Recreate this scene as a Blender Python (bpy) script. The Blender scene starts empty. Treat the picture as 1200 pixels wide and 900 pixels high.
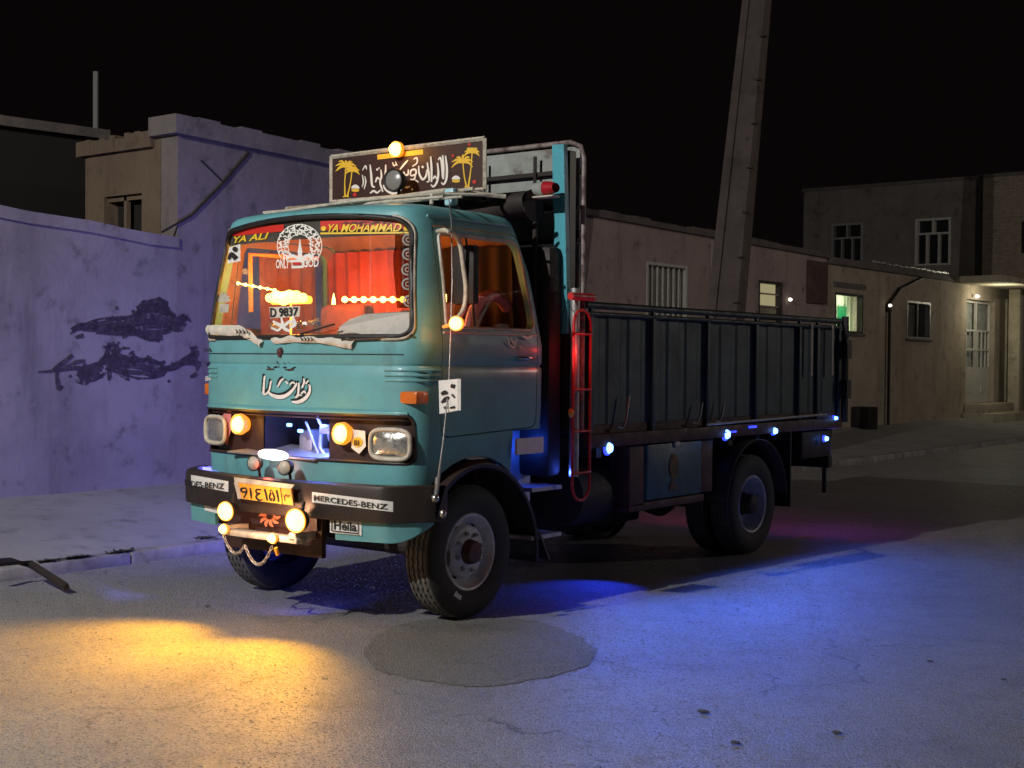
import bpy, bmesh, math, random
import numpy as np
from mathutils import Vector, Matrix
random.seed(7)
S = bpy.context.scene
COL = S.collection
R = math.radians

# ------------------------------------------------------------------ camera
FPX, CX, CY, CZ, YAW, PIT, ROL = 1584.0, 7.165, -7.43, 1.847, .658, -.018, .008
_r = Vector((math.cos(YAW), math.sin(YAW), 0)); _f = Vector((-math.sin(YAW), math.cos(YAW), 0)); _u = Vector((0, 0, 1))
_fw = _f*math.cos(PIT) + _u*math.sin(PIT); _up = _u*math.cos(PIT) - _f*math.sin(PIT)
_R = _r*math.cos(ROL) + _up*math.sin(ROL); _U = _up*math.cos(ROL) - _r*math.sin(ROL)
CAM = Vector((CX, CY, CZ))
cd = bpy.data.cameras.new('camera'); cam = bpy.data.objects.new('camera', cd); COL.objects.link(cam)
cd.sensor_width = 36; cd.lens = FPX/1200*36; cd.clip_start = .05; cd.clip_end = 500
M4 = Matrix((_R, _U, -_fw)).transposed().to_4x4(); M4.translation = CAM
cam.matrix_world = M4
S.camera = cam

# ------------------------------------------------------------------ world: night sky
world = bpy.data.worlds.new('World'); S.world = world; world.use_nodes = True
wn = world.node_tree; bg = wn.nodes['Background']
sky = wn.nodes.new('ShaderNodeTexSky'); sky.sky_type = 'NISHITA'; sky.sun_disc = False
sky.sun_elevation = R(-9); sky.sun_rotation = R(200)
addn = wn.nodes.new('ShaderNodeMixRGB'); addn.blend_type = 'ADD'; addn.inputs[0].default_value = 1
addn.inputs[2].default_value = (.050, .031, .034, 1)       # faint reddish glow of the town
wn.links.new(sky.outputs[0], addn.inputs[1]); wn.links.new(addn.outputs[0], bg.inputs[0])
bg.inputs[1].default_value = .05
S.view_settings.view_transform = 'Standard'; S.view_settings.look = 'None'
S.view_settings.exposure = 0; S.view_settings.gamma = 1
S.render.engine = 'CYCLES'; S.cycles.use_denoising = True; S.cycles.max_bounces = 8
S.cycles.transparent_max_bounces = 12; S.cycles.sample_clamp_indirect = 4

STREET_LAMP = Vector((.1, -9.3, 7.0)); STREET_W = 3900; STREET_COL = (1.0, .97, .92)

# ------------------------------------------------------------------ pixel -> place on a real surface
def ray(px, py):
    X, Y = px-600, py-450
    return _fw*FPX + _R*X - _U*Y
def on(ax, val, px, py):
    d = ray(px, py); t = (val-CAM[ax])/d[ax]; return CAM + d*t
def onf(fn, px, py):                       # on a surface y = fn(x, z)
    y = -.7
    for _ in range(24):
        p = on(1, y, px, py); y = .5*y+.5*fn(max(-1.21, min(1.21, p.x)), p.z)
    return p

# ------------------------------------------------------------------ materials
def nodes(m): return m.node_tree.nodes, m.node_tree.links
def mat(name, col, rough=.6, metal=0, col2=None, scale=6, detail=6, thr=(.35, .65), bump=0, bscale=40, spec=.5, streak=None, coat=0):
    m = bpy.data.materials.new(name); m.use_nodes = True
    n, l = nodes(m); b = n['Principled BSDF']
    b.inputs['Base Color'].default_value = (*col, 1); b.inputs['Roughness'].default_value = rough
    b.inputs['Metallic'].default_value = metal; b.inputs['Specular IOR Level'].default_value = spec
    if coat: b.inputs['Coat Weight'].default_value = coat; b.inputs['Coat Roughness'].default_value = .15
    tc = n.new('ShaderNodeTexCoord')
    if col2:
        mp = n.new('ShaderNodeMapping'); l.new(tc.outputs['Object'], mp.inputs[0])
        if streak: mp.inputs['Scale'].default_value = streak
        t = n.new('ShaderNodeTexNoise'); t.inputs['Scale'].default_value = scale; t.inputs['Detail'].default_value = detail
        t.inputs['Roughness'].default_value = .65
        l.new(mp.outputs[0], t.inputs['Vector'])
        r = n.new('ShaderNodeMapRange'); r.inputs[1].default_value = thr[0]; r.inputs[2].default_value = thr[1]
        l.new(t.outputs[0], r.inputs[0])
        x = n.new('ShaderNodeMixRGB'); x.inputs[1].default_value = (*col, 1); x.inputs[2].default_value = (*col2, 1)
        l.new(r.outputs[0], x.inputs[0]); l.new(x.outputs[0], b.inputs['Base Color'])
        rr = n.new('ShaderNodeMapRange'); rr.inputs[3].default_value = rough; rr.inputs[4].default_value = min(1, rough+.2)
        l.new(r.outputs[0], rr.inputs[0]); l.new(rr.outputs[0], b.inputs['Roughness'])
    if bump:
        t2 = n.new('ShaderNodeTexNoise'); t2.inputs['Scale'].default_value = bscale; t2.inputs['Detail'].default_value = 5
        l.new(tc.outputs['Object'], t2.inputs['Vector'])
        bp = n.new('ShaderNodeBump'); bp.inputs['Strength'].default_value = bump; bp.inputs['Distance'].default_value = .02
        l.new(t2.outputs[0], bp.inputs['Height']); l.new(bp.outputs[0], b.inputs['Normal'])
    return m
def emit(name, col, strength):
    m = bpy.data.materials.new(name); m.use_nodes = True
    n, l = nodes(m); b = n['Principled BSDF']
    b.inputs['Base Color'].default_value = (.1, .1, .1, 1)
    b.inputs['Emission Color'].default_value = (*col, 1); b.inputs['Emission Strength'].default_value = strength
    return m
def glassy(name, tint, rough=.02, gl=1.0):
    m = bpy.data.materials.new(name); m.use_nodes = True
    n, l = nodes(m); n.remove(n['Principled BSDF'])
    t = n.new('ShaderNodeBsdfTransparent'); t.inputs[0].default_value = (*tint, 1)
    g = n.new('ShaderNodeBsdfGlossy'); g.inputs['Roughness'].default_value = rough; g.inputs[0].default_value = (gl, gl, gl, 1)
    f = n.new('ShaderNodeFresnel'); ge = n.new('ShaderNodeNewGeometry'); io = n.new('ShaderNodeMapRange'); io.inputs[3].default_value = 1.5; io.inputs[4].default_value = 1/1.5
    l.new(ge.outputs['Backfacing'], io.inputs[0]); l.new(io.outputs[0], f.inputs[0])     # a thin sheet: same sheen on both sides
    x = n.new('ShaderNodeMixShader'); l.new(f.outputs[0], x.inputs[0]); l.new(t.outputs[0], x.inputs[1]); l.new(g.outputs[0], x.inputs[2])
    l.new(x.outputs[0], n['Material Output'].inputs[0])
    return m

def asphalt(name, c1, c2, c3, rough=.46):
    m = bpy.data.materials.new(name); m.use_nodes = True
    n, l = nodes(m); b = n['Principled BSDF']; b.inputs['Specular IOR Level'].default_value = .5
    tc = n.new('ShaderNodeTexCoord')
    def noise(sc, det=6, ro=.6):
        t = n.new('ShaderNodeTexNoise'); t.inputs['Scale'].default_value = sc; t.inputs['Detail'].default_value = det; t.inputs['Roughness'].default_value = ro
        l.new(tc.outputs['Object'], t.inputs['Vector']); return t
    def rng(src, a, c, lo=0, hi=1):
        r = n.new('ShaderNodeMapRange'); r.inputs[1].default_value = a; r.inputs[2].default_value = c
        r.inputs[3].default_value = lo; r.inputs[4].default_value = hi; l.new(src, r.inputs[0]); return r.outputs[0]
    def mix(f, a, c, mode='MIX'):
        x = n.new('ShaderNodeMixRGB'); x.blend_type = mode
        for s, v in zip(x.inputs, (f, a, c)):
            if isinstance(v, tuple): s.default_value = (*v, 1)
            elif isinstance(v, (int, float)): s.default_value = v
            else: l.new(v, s)
        return x.outputs[0]
    big = noise(.55, 8, .6); mid = noise(4, 8, .7); fine = noise(95, 3, .6)
    c = mix(rng(big.outputs[0], .38, .62), c1, c2)
    c = mix(rng(mid.outputs[0], .52, .70, 0, .55), c, c3)
    v = n.new('ShaderNodeTexVoronoi'); v.inputs['Scale'].default_value = 85; l.new(tc.outputs['Object'], v.inputs['Vector'])
    c = mix(.6, c, rng(v.outputs['Color'], 0, 1, .5, 1.5), 'MULTIPLY')
    # cracks: distorted wave-like ridges of a warped voronoi
    wv = noise(1.6, 5)
    ad = n.new('ShaderNodeVectorMath'); ad.operation = 'MULTIPLY_ADD'; ad.inputs[1].default_value = (.55, .55, .55)
    l.new(wv.outputs['Color'], ad.inputs[0]); l.new(tc.outputs['Object'], ad.inputs[2])
    cv = n.new('ShaderNodeTexVoronoi'); cv.feature = 'DISTANCE_TO_EDGE'; cv.inputs['Scale'].default_value = .42; l.new(ad.outputs[0], cv.inputs['Vector'])
    cr = rng(cv.outputs['Distance'], 0, .006, 1, 0)
    gate = rng(noise(.9, 3).outputs[0], .5, .58)
    mul = n.new('ShaderNodeMath'); mul.operation = 'MULTIPLY'; l.new(cr, mul.inputs[0]); l.new(gate, mul.inputs[1])
    c = mix(mul.outputs[0], c, tuple(x*.45 for x in c3))
    oil = noise(1.1, 9, .62); c = mix(rng(oil.outputs[0], .58, .72, 0, .5), c, tuple(x*.5 for x in c3))
    spk = noise(38, 4, .7); c = mix(rng(spk.outputs[0], .60, .70, 0, .55), c, tuple(x*.42 for x in c3)); c = mix(rng(spk.outputs[0], .40, .30, 0, .4), c, tuple(min(.5, x*1.6) for x in c1))
    l.new(c, b.inputs['Base Color'])
    gl = n.new('ShaderNodeSeparateColor'); l.new(v.outputs['Color'], gl.inputs[0])
    l.new(mix(rng(gl.outputs[0], .80, .82), rng(mid.outputs[0], .35, .7, rough, rough+.2), (.14, .14, .14)), b.inputs['Roughness'])
    h = n.new('ShaderNodeMath'); h.operation = 'ADD'
    l.new(rng(v.outputs['Distance'], 0, 1, 1, 0), h.inputs[0]); l.new(rng(fine.outputs[0], .2, .8, 0, 1.2), h.inputs[1])
    bp = n.new('ShaderNodeBump'); bp.inputs['Strength'].default_value = .8; bp.inputs['Distance'].default_value = .008
    l.new(h.outputs[0], bp.inputs['Height'])
    bp2 = n.new('ShaderNodeBump'); bp2.inputs['Strength'].default_value = .35; bp2.inputs['Distance'].default_value = .02
    l.new(mid.outputs[0], bp2.inputs['Height']); l.new(bp.outputs[0], bp2.inputs['Normal']); l.new(bp2.outputs[0], b.inputs['Normal'])
    return m

def plaster(name, c1, c2, c3, sc=.8):
    m = bpy.data.materials.new(name); m.use_nodes = True
    n, l = nodes(m); b = n['Principled BSDF']; b.inputs['Roughness'].default_value = .92; b.inputs['Specular IOR Level'].default_value = .15
    tc = n.new('ShaderNodeTexCoord')
    def noise(s, det, scale3=None):
        mp = n.new('ShaderNodeMapping'); l.new(tc.outputs['Object'], mp.inputs[0])
        if scale3: mp.inputs['Scale'].default_value = scale3
        t = n.new('ShaderNodeTexNoise'); t.inputs['Scale'].default_value = s; t.inputs['Detail'].default_value = det; t.inputs['Roughness'].default_value = .65
        l.new(mp.outputs[0], t.inputs['Vector']); return t.outputs[0]
    def rng(src, a, c, lo=0, hi=1):
        r = n.new('ShaderNodeMapRange'); r.inputs[1].default_value = a; r.inputs[2].default_value = c
        r.inputs[3].default_value = lo; r.inputs[4].default_value = hi; l.new(src, r.inputs[0]); return r.outputs[0]
    x = n.new('ShaderNodeMixRGB'); x.inputs[1].default_value = (*c1, 1); x.inputs[2].default_value = (*c2, 1)
    l.new(rng(noise(sc, 10), .42, .60), x.inputs[0])
    y = n.new('ShaderNodeMixRGB'); l.new(x.outputs[0], y.inputs[1]); y.inputs[2].default_value = (*c3, 1)
    l.new(rng(noise(1.3, 7, (1.6, 1.6, .22)), .52, .74, 0, .75), y.inputs[0])   # runs of rain dirt
    z = n.new('ShaderNodeMixRGB'); l.new(y.outputs[0], z.inputs[1]); z.inputs[2].default_value = (*[v*.55 for v in c3], 1)
    l.new(rng(noise(3.2, 9), .56, .72, 0, .7), z.inputs[0])
    l.new(z.outputs[0], b.inputs['Base Color'])
    bp = n.new('ShaderNodeBump'); bp.inputs['Strength'].default_value = .5; bp.inputs['Distance'].default_value = .03
    l.new(noise(9, 9), bp.inputs['Height']); l.new(bp.outputs[0], b.inputs['Normal'])
    return m

def brickmat(name, c1, c2, mort, axis='y'):
    m = bpy.data.materials.new(name); m.use_nodes = True
    n, l = nodes(m); b = n['Principled BSDF']; b.inputs['Roughness'].default_value = .9
    tc = n.new('ShaderNodeTexCoord'); sp = n.new('ShaderNodeSeparateXYZ'); cb = n.new('ShaderNodeCombineXYZ')
    l.new(tc.outputs['Object'], sp.inputs[0])
    ad = n.new('ShaderNodeMath'); l.new(sp.outputs[0], ad.inputs[0]); l.new(sp.outputs[1], ad.inputs[1])
    l.new(ad.outputs[0], cb.inputs[0]); l.new(sp.outputs[2], cb.inputs[1])
    t = n.new('ShaderNodeTexBrick'); t.inputs['Scale'].default_value = 4.5
    t.inputs['Color1'].default_value = (*c1, 1); t.inputs['Color2'].default_value = (*c2, 1); t.inputs['Mortar'].default_value = (*mort, 1)
    l.new(cb.outputs[0], t.inputs['Vector']); l.new(t.outputs[0], b.inputs['Base Color'])
    bp = n.new('ShaderNodeBump'); bp.inputs['Strength'].default_value = .4; l.new(t.outputs['Fac'], bp.inputs['Height']); bp.invert = True
    l.new(bp.outputs[0], b.inputs['Normal'])
    return m

M = {}
M['road'] = asphalt('road_asphalt', (.25, .25, .25), (.208, .208, .208), (.155, .153, .152))
M['patch'] = asphalt('road_patch_asphalt', (.165, .165, .148), (.145, .146, .13), (.118, .117, .108), .7)
M['pave'] = plaster('pavement_concrete', (.29, .285, .28), (.25, .245, .24), (.18, .176, .172), .6)
M['kerb'] = plaster('kerb_concrete', (.28, .27, .26), (.2, .19, .18), (.12, .11, .1), 3)
M['wall'] = plaster('courtyard_plaster', (.235, .215, .205), (.18, .163, .157), (.11, .098, .094))
M['house_a'] = plaster('house_plaster_grey', (.20, .172, .168), (.155, .135, .13), (.10, .088, .084))
M['house_b'] = plaster('house_plaster_pink', (.37, .28, .265), (.30, .23, .215), (.2, .155, .145))
M['house_c'] = plaster('house_plaster_mud', (.38, .32, .25), (.31, .265, .205), (.2, .17, .13))
M['house_d'] = plaster('upper_house_plaster', (.2, .18, .17), (.17, .15, .14), (.11, .1, .09))
M['mud'] = plaster('mud_plaster', (.17, .125, .09), (.135, .1, .07), (.09, .065, .048))
M['brick'] = brickmat('pale_brick', (.34, .28, .2), (.26, .2, .15), (.12, .1, .09))
M['stone'] = plaster('stone_facing', (.42, .38, .28), (.34, .3, .22), (.2, .18, .13), 2)
M['slab'] = plaster('roof_slab', (.15, .13, .12), (.115, .1, .095), (.08, .07, .065), 2)
M['graffiti'] = mat('graffiti_paint', (.035, .022, .03), .85, col2=(.09, .07, .085), scale=9, thr=(.5, .75))
def chips(m, col, sc, lo, hi, streak=(1, 1, 1)):
    n, l = nodes(m); b = n['Principled BSDF']; src = b.inputs['Base Color'].links[0].from_socket
    tc = n.new('ShaderNodeTexCoord'); mp = n.new('ShaderNodeMapping'); mp.inputs['Scale'].default_value = streak; t = n.new('ShaderNodeTexNoise'); t.inputs['Scale'].default_value = sc; t.inputs['Detail'].default_value = 9; t.inputs['Roughness'].default_value = .72
    l.new(tc.outputs['Object'], mp.inputs[0]); l.new(mp.outputs[0], t.inputs['Vector']); q = n.new('ShaderNodeMapRange'); q.inputs[1].default_value = lo; q.inputs[2].default_value = hi; l.new(t.outputs[0], q.inputs[0])
    x = n.new('ShaderNodeMixRGB'); l.new(q.outputs[0], x.inputs[0]); l.new(src, x.inputs[1]); x.inputs[2].default_value = (*col, 1); l.new(x.outputs[0], b.inputs['Base Color'])
def brushy(m, lo, hi, sc):
    n, l = nodes(m); b = n['Principled BSDF']; tc = n.new('ShaderNodeTexCoord'); t = n.new('ShaderNodeTexNoise'); t.inputs['Scale'].default_value = sc; t.inputs['Detail'].default_value = 8; t.inputs['Roughness'].default_value = .7
    l.new(tc.outputs['Object'], t.inputs['Vector']); q = n.new('ShaderNodeMapRange'); q.inputs[1].default_value = lo; q.inputs[2].default_value = hi; l.new(t.outputs[0], q.inputs[0]); l.new(q.outputs[0], b.inputs['Alpha'])
brushy(M['graffiti'], .32, .54, 13)
M['pole'] = plaster('pole_concrete', (.15, .12, .11), (.12, .098, .09), (.08, .066, .06), 2)
M['darkmetal'] = mat('dark_steel', (.03, .028, .027), .5, .4, (.05, .035, .03), 20)
M['black'] = mat('black_paint', (.012, .011, .011), .45)
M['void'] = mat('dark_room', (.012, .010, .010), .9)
M['whitepaint'] = mat('white_paint', (.5, .5, .47), .5, col2=(.42, .4, .35), scale=12)
M['galv'] = mat('galvanised_metal', (.45, .45, .45), .4, .7, (.3, .29, .28), 14)
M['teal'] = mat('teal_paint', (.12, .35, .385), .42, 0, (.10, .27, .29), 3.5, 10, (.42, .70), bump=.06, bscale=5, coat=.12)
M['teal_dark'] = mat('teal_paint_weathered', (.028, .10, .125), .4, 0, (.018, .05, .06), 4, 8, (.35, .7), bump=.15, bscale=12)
M['teal_bright'] = mat('teal_post_paint', (.06, .34, .42), .45, 0, (.04, .2, .25), 7, 8, (.5, .75))
M['body'] = mat('cargo_side_paint', (.024, .060, .070), .42, .1, (.015, .034, .038), 2.2, 8, (.35, .65), bump=.3, bscale=7)
M['bodyrib'] = mat('cargo_rib_paint', (.045, .075, .078), .45, .1, (.02, .028, .028), 8)
M['bumper'] = mat('bumper_brown', (.034, .024, .021), .36, .1, (.022, .015, .013), 5, bump=.05, bscale=8)
M['grille'] = mat('grille_maroon', (.045, .015, .012), .5, 0, (.022, .009, .008), 7)
M['chassis'] = mat('chassis_black', (.014, .012, .012), .6, .2, (.028, .02, .018), 12)
M['redbrown'] = mat('red_oxide_frame', (.075, .018, .016), .55, 0, (.035, .012, .012), 8)
M['rubber'] = mat('tyre_rubber', (.022, .021, .02), .75, 0, (.045, .041, .038), 14, 8, (.45, .7))
M['tread'] = mat('tyre_tread_dusty_lit', (.14, .13, .115), .9, 0, (.06, .055, .05), 30)  # worn dusty tread, made paler still for the light falling on it
M['gasket'] = mat('window_rubber', (.013, .012, .012), .5)
M['trim'] = mat('cream_trim', (.5, .46, .38), .45, 0, (.28, .25, .21), 12, 8, (.45, .7))
M['rim'] = mat('rim_silver', (.6, .6, .62), .42, .1, (.42, .41, .41), 9, 8, (.4, .7))
M['hub'] = mat('hub_maroon', (.09, .03, .028), .5, .2, (.05, .02, .02), 14)
M['chrome'] = mat('chrome', (.6, .6, .6), .18, 1, (.4, .38, .36), 18)
M['lens'] = mat('headlamp_glass', (.62, .62, .58), .14, .85, (.45, .45, .42), 9, 3, (.4, .6), bump=.5, bscale=9, coat=.6)
M['amberlens'] = mat('amber_plastic', (.55, .13, .015), .3)
M['redlens'] = mat('red_plastic', (.35, .012, .02), .35)
M['redpaint'] = mat('red_tube_paint', (.62, .02, .02), .35, 0, (.35, .015, .015), 18)
M['white'] = mat('white_vinyl', (.72, .71, .68), .5, 0, (.55, .53, .5), 16, 6, (.5, .75))
M['decalblack'] = mat('black_lettering', (.012, .012, .012), .5)
M['decalred'] = mat('red_vinyl', (.5, .02, .012), .5)
M['decalyellow'] = mat('yellow_vinyl', (.75, .5, .03), .5)
M['plate'] = mat('number_plate_yellow', (.72, .36, .03), .45, 0, (.55, .25, .03), 12)
M['signboard'] = mat('sign_maroon', (.035, .012, .010), .5)
M['signtext'] = mat('sign_white_lettering', (.7, .68, .64), .6)
M['palm'] = mat('sign_gold_paint', (.72, .44, .03), .55)
M['frame_white'] = mat('sign_frame_paint', (.55, .5, .42), .5, 0, (.3, .26, .21), 22, 6, (.45, .65))
M['tarp'] = mat('tarpaulin', (.02, .016, .015), .7, 0, (.035, .026, .024), 4, bump=.5, bscale=8)
M['greyboard'] = mat('grey_board_paint', (.30, .33, .31), .6, 0, (.2, .21, .195), 5)
M['curtain'] = mat('red_curtain', (.30, .035, .015), .85, 0, (.2, .022, .01), 3)
M['cabin'] = mat('cabin_lining', (.22, .10, .06), .8, 0, (.15, .07, .045), 5)
M['seat'] = mat('seat_cover', (.11, .03, .02), .8, 0, (.18, .05, .03), 12)
M['dash'] = mat('dashboard', (.16, .13, .11), .6)
M['cloth'] = mat('white_cloth', (.62, .58, .5), .85, 0, (.5, .46, .4), 14, bump=.3, bscale=20)
M['pinkrim'] = mat('pink_plastic', (.55, .2, .22), .4)
M['glass'] = glassy('window_glass', (.86, .85, .83))
M['screen'] = glassy('windscreen_glass', (.86, .85, .83))
_n, _l = nodes(M['screen']); _o = _n['Material Output']; _src = _o.inputs[0].links[0].from_socket
_d = _n.new('ShaderNodeBsdfDiffuse'); _d.inputs[0].default_value = (.5, .46, .4, 1); _mx = _n.new('ShaderNodeMixShader')
_tc = _n.new('ShaderNodeTexCoord'); _tn = _n.new('ShaderNodeTexNoise'); _tn.inputs['Scale'].default_value = 3; _tn.inputs['Detail'].default_value = 7
_mr = _n.new('ShaderNodeMapRange'); _mr.inputs[1].default_value = .35; _mr.inputs[2].default_value = .7; _mr.inputs[3].default_value = .04; _mr.inputs[4].default_value = .15
_l.new(_tc.outputs['Object'], _tn.inputs['Vector']); _l.new(_tn.outputs[0], _mr.inputs[0]); _l.new(_mr.outputs[0], _mx.inputs[0]); _l.new(_src, _mx.inputs[1]); _l.new(_d.outputs[0], _mx.inputs[2]); _l.new(_mx.outputs[0], _o.inputs[0])
M['glass_dark'] = glassy('dark_glass', (.25, .25, .25))
M['amber'] = emit('amber_glow', (1, .36, .03), 4)
M['amber_halo'] = emit('amber_halo_glow', (1, .30, .012), 1.3)  # rims and housings emit this to stand in for the lamps' orange halo
M['amber_hot'] = emit('amber_bulb', (1, .44, .06), 13)
M['amber_mid'] = emit('amber_small_bulb', (1, .55, .10), 14)
M['amber_led'] = emit('amber_led_strip', (1, .47, .08), 15)
M['blue_led'] = emit('blue_led', (.10, .30, 1), 9)
M['blue_glow'] = emit('blue_dim_glow', (.03, .05, 1), 2.2)
M['green_win'] = emit('lit_curtain_cream', (.62, .72, .42), .62)
M['green_win2'] = emit('lit_curtain_green', (.02, .33, .17), .7)
def cloth_lit(name, col):
    m = bpy.data.materials.new(name); m.use_nodes = True; n, l = nodes(m); n.remove(n['Principled BSDF'])
    d = n.new('ShaderNodeBsdfDiffuse'); t = n.new('ShaderNodeBsdfTranslucent'); x = n.new('ShaderNodeMixShader'); x.inputs[0].default_value = .6
    d.inputs[0].default_value = t.inputs[0].default_value = (*col, 1); l.new(d.outputs[0], x.inputs[1]); l.new(t.outputs[0], x.inputs[2]); l.new(x.outputs[0], n['Material Output'].inputs[0]); return m
M['green_win'] = cloth_lit('cream_curtain', (.74, .78, .62)); M['green_win2'] = cloth_lit('green_drape', (.02, .42, .24))
M['warm_win'] = emit('lit_pane_warm', (.55, .48, .26), .55)
M['lamp_white'] = emit('lamp_bulb', (1, .95, .8), 1.6)

chips(M['teal'], (.055, .028, .018), 11, .70, .74); chips(M['teal'], (.075, .12, .115), 2.0, .60, .85, (1, 1, .35))
chips(M['body'], (.06, .03, .02), 6, .62, .70, (1, 1, .3)); chips(M['bumper'], (.10, .085, .075), 15, .66, .74); chips(M['teal_bright'], (.1, .06, .04), 9, .66, .70); chips(M['greyboard'], (.09, .05, .03), 5, .58, .68)
chips(M['redpaint'], (.2, .16, .15), 20, .62, .66); chips(M['whitepaint'], (.25, .2, .15), 8, .6, .72)
# ------------------------------------------------------------------ mesh builder
class MB:
    def __init__(s): s.v = []; s.f = []
    def add(s, vs, fs):
        k = len(s.v); s.v += [Vector(v) for v in vs]; s.f += [tuple(i+k for i in f) for f in fs]; return s
    def box(s, a, b, bev=0):
        (x0, y0, z0), (x1, y1, z1) = [(min(p, q), max(p, q)) for p, q in zip(a, b)] and ((min(a[0], b[0]), min(a[1], b[1]), min(a[2], b[2])), (max(a[0], b[0]), max(a[1], b[1]), max(a[2], b[2])))
        if not bev:
            return s.add([(x0,y0,z0),(x1,y0,z0),(x1,y1,z0),(x0,y1,z0),(x0,y0,z1),(x1,y0,z1),(x1,y1,z1),(x0,y1,z1)],
                         [(0,3,2,1),(4,5,6,7),(0,1,5,4),(1,2,6,5),(2,3,7,6),(3,0,4,7)])
        bm = bmesh.new(); bmesh.ops.create_cube(bm, size=1)
        for v in bm.verts: v.co = Vector(((x0+x1)/2+v.co.x*(x1-x0), (y0+y1)/2+v.co.y*(y1-y0), (z0+z1)/2+v.co.z*(z1-z0)))
        bmesh.ops.bevel(bm, geom=bm.edges[:]+bm.verts[:], offset=bev, segments=2, affect='EDGES', profile=.5)
        return s.bm(bm)
    def bm(s, bm):
        bm.verts.index_update(); s.add([v.co for v in bm.verts], [[v.index for v in f.verts] for f in bm.faces]); bm.free(); return s
    def tube(s, pts, r, seg=8, cap=True):
        pts = [Vector(p) for p in pts]; n = len(pts); rs = r if isinstance(r, (list, tuple)) else [r]*n
        vs = []; fs = []; prev = None
        for i, p in enumerate(pts):
            t = (pts[min(i+1, n-1)] - pts[max(i-1, 0)]).normalized()
            if prev is None:
                a = Vector((0, 0, 1)) if abs(t.z) < .9 else Vector((1, 0, 0)); u = t.cross(a).normalized()
            else:
                u = (prev - t*prev.dot(t)).normalized()
            prev = u; w = t.cross(u)
            for k in range(seg):
                an = 2*math.pi*k/seg; vs.append(p + (u*math.cos(an)+w*math.sin(an))*rs[i])
        for i in range(n-1):
            for k in range(seg):
                a = i*seg+k; b = i*seg+(k+1) % seg; fs.append((a, b, b+seg, a+seg))
        if cap: fs.append(tuple(range(seg))[::-1]); fs.append(tuple((n-1)*seg+k for k in range(seg)))
        return s.add(vs, fs)
    def lathe(s, prof, c, axis, seg=32, close=False, jit=None):
        """prof: list of (radius, distance along axis); axis a unit vector"""
        ax = Vector(axis).normalized(); a = Vector((0, 0, 1)) if abs(ax.z) < .9 else Vector((1, 0, 0))
        u = ax.cross(a).normalized(); w = ax.cross(u); c = Vector(c); vs = []; fs = []; n = len(prof)
        for k in range(seg):
            an = 2*math.pi*k/seg; d = u*math.cos(an)+w*math.sin(an)
            for i, (r, h) in enumerate(prof):
                vs.append(c + d*max(r, 1e-4) + ax*(h + (jit(i, k) if jit else 0)))
        for k in range(seg):
            for i in range(n-1 if not close else n):
                j = (i+1) % n; k2 = (k+1) % seg
                fs.append((k*n+i, k*n+j, k2*n+j, k2*n+i))
        return s.add(vs, fs)
    def prism(s, poly, d):
        """closed 3D polygon swept by vector d"""
        n = len(poly); d = Vector(d); vs = [Vector(p) for p in poly] + [Vector(p)+d for p in poly]
        fs = [tuple(range(n))[::-1], tuple(range(n, 2*n))] + [(i, (i+1) % n, (i+1) % n+n, i+n) for i in range(n)]
        return s.add(vs, fs)
    def grid(s, fn, nu, nv):
        vs = [fn(i/nu, j/nv) for i in range(nu+1) for j in range(nv+1)]
        return s.add(vs, [(i*(nv+1)+j, (i+1)*(nv+1)+j, (i+1)*(nv+1)+j+1, i*(nv+1)+j+1) for i in range(nu) for j in range(nv)])
    def mesh(s, name, m=None, smooth=None):
        me = bpy.data.meshes.new(name); me.from_pydata(s.v, [], s.f)
        bm = bmesh.new(); bm.from_mesh(me); bmesh.ops.recalc_face_normals(bm, faces=bm.faces); bm.to_mesh(me); bm.free()
        if m: me.materials.append(m)
        if smooth:
            me.shade_smooth(); me.set_sharp_from_angle(angle=R(smooth))
        return me
    def build(s, name, m, parent=None, smooth=35, base=None):
        off = Vector(base) if base is not None else Vector((0, 0, 0))
        if parent is not None:
            q = parent
            while q is not None: off = off + q.location; q = q.parent
        for v in s.v: v -= off
        o = bpy.data.objects.new(name, s.mesh(name, m, smooth)); COL.objects.link(o)
        if parent is not None: o.parent = parent
        elif base is not None: o.location = base
        return o

def tag(o, label=None, cat=None, group=None, kind=None):
    for k, v in (('label', label), ('category', cat), ('group', group), ('kind', kind)):
        if v: o[k] = v
    return o
def empty(name, loc, label, cat, group=None):
    o = bpy.data.objects.new(name, None); COL.objects.link(o); o.location = loc; return tag(o, label, cat, group)
def catmull(pts, n=6):
    P = [np.array(p, float) for p in pts]
    if len(P) < 3: return [P[0]+(P[-1]-P[0])*t for t in np.linspace(0, 1, n+1)]
    P = [2*P[0]-P[1]]+P+[2*P[-1]-P[-2]]; out = []
    for i in range(1, len(P)-2):
        a, b, c, d = P[i-1:i+3]
        for k in range(n):
            t = k/n; out.append(.5*(2*b+(c-a)*t+(2*a-5*b+4*c-d)*t*t+(3*b-a-3*c+d)*t**3))
    out.append(P[-2]); return out
_off = [0]
def ribbon(mb, pts, mapper, n=5):
    """pen stroke: pts = (u, v, width); mapper(u, v, proud) -> 3D point. Each stroke lies a little above the last one."""
    q = catmull(pts, n); _off[0] = (_off[0]+1) % 40; o = .003+_off[0]*.00012
    vs = []; N = len(q)
    for i, p in enumerate(q):
        t = q[min(i+1, N-1)][:2]-q[max(i-1, 0)][:2]; L = math.hypot(*t) or 1; nx, ny = -t[1]/L, t[0]/L
        w = max(p[2], .05)/2; e = o+i*.000015
        vs += [mapper(p[0]+nx*w, p[1]+ny*w, e), mapper(p[0]-nx*w, p[1]-ny*w, e)]
    mb.add(vs, [(2*i, 2*i+1, 2*i+3, 2*i+2) for i in range(N-1)])
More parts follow.
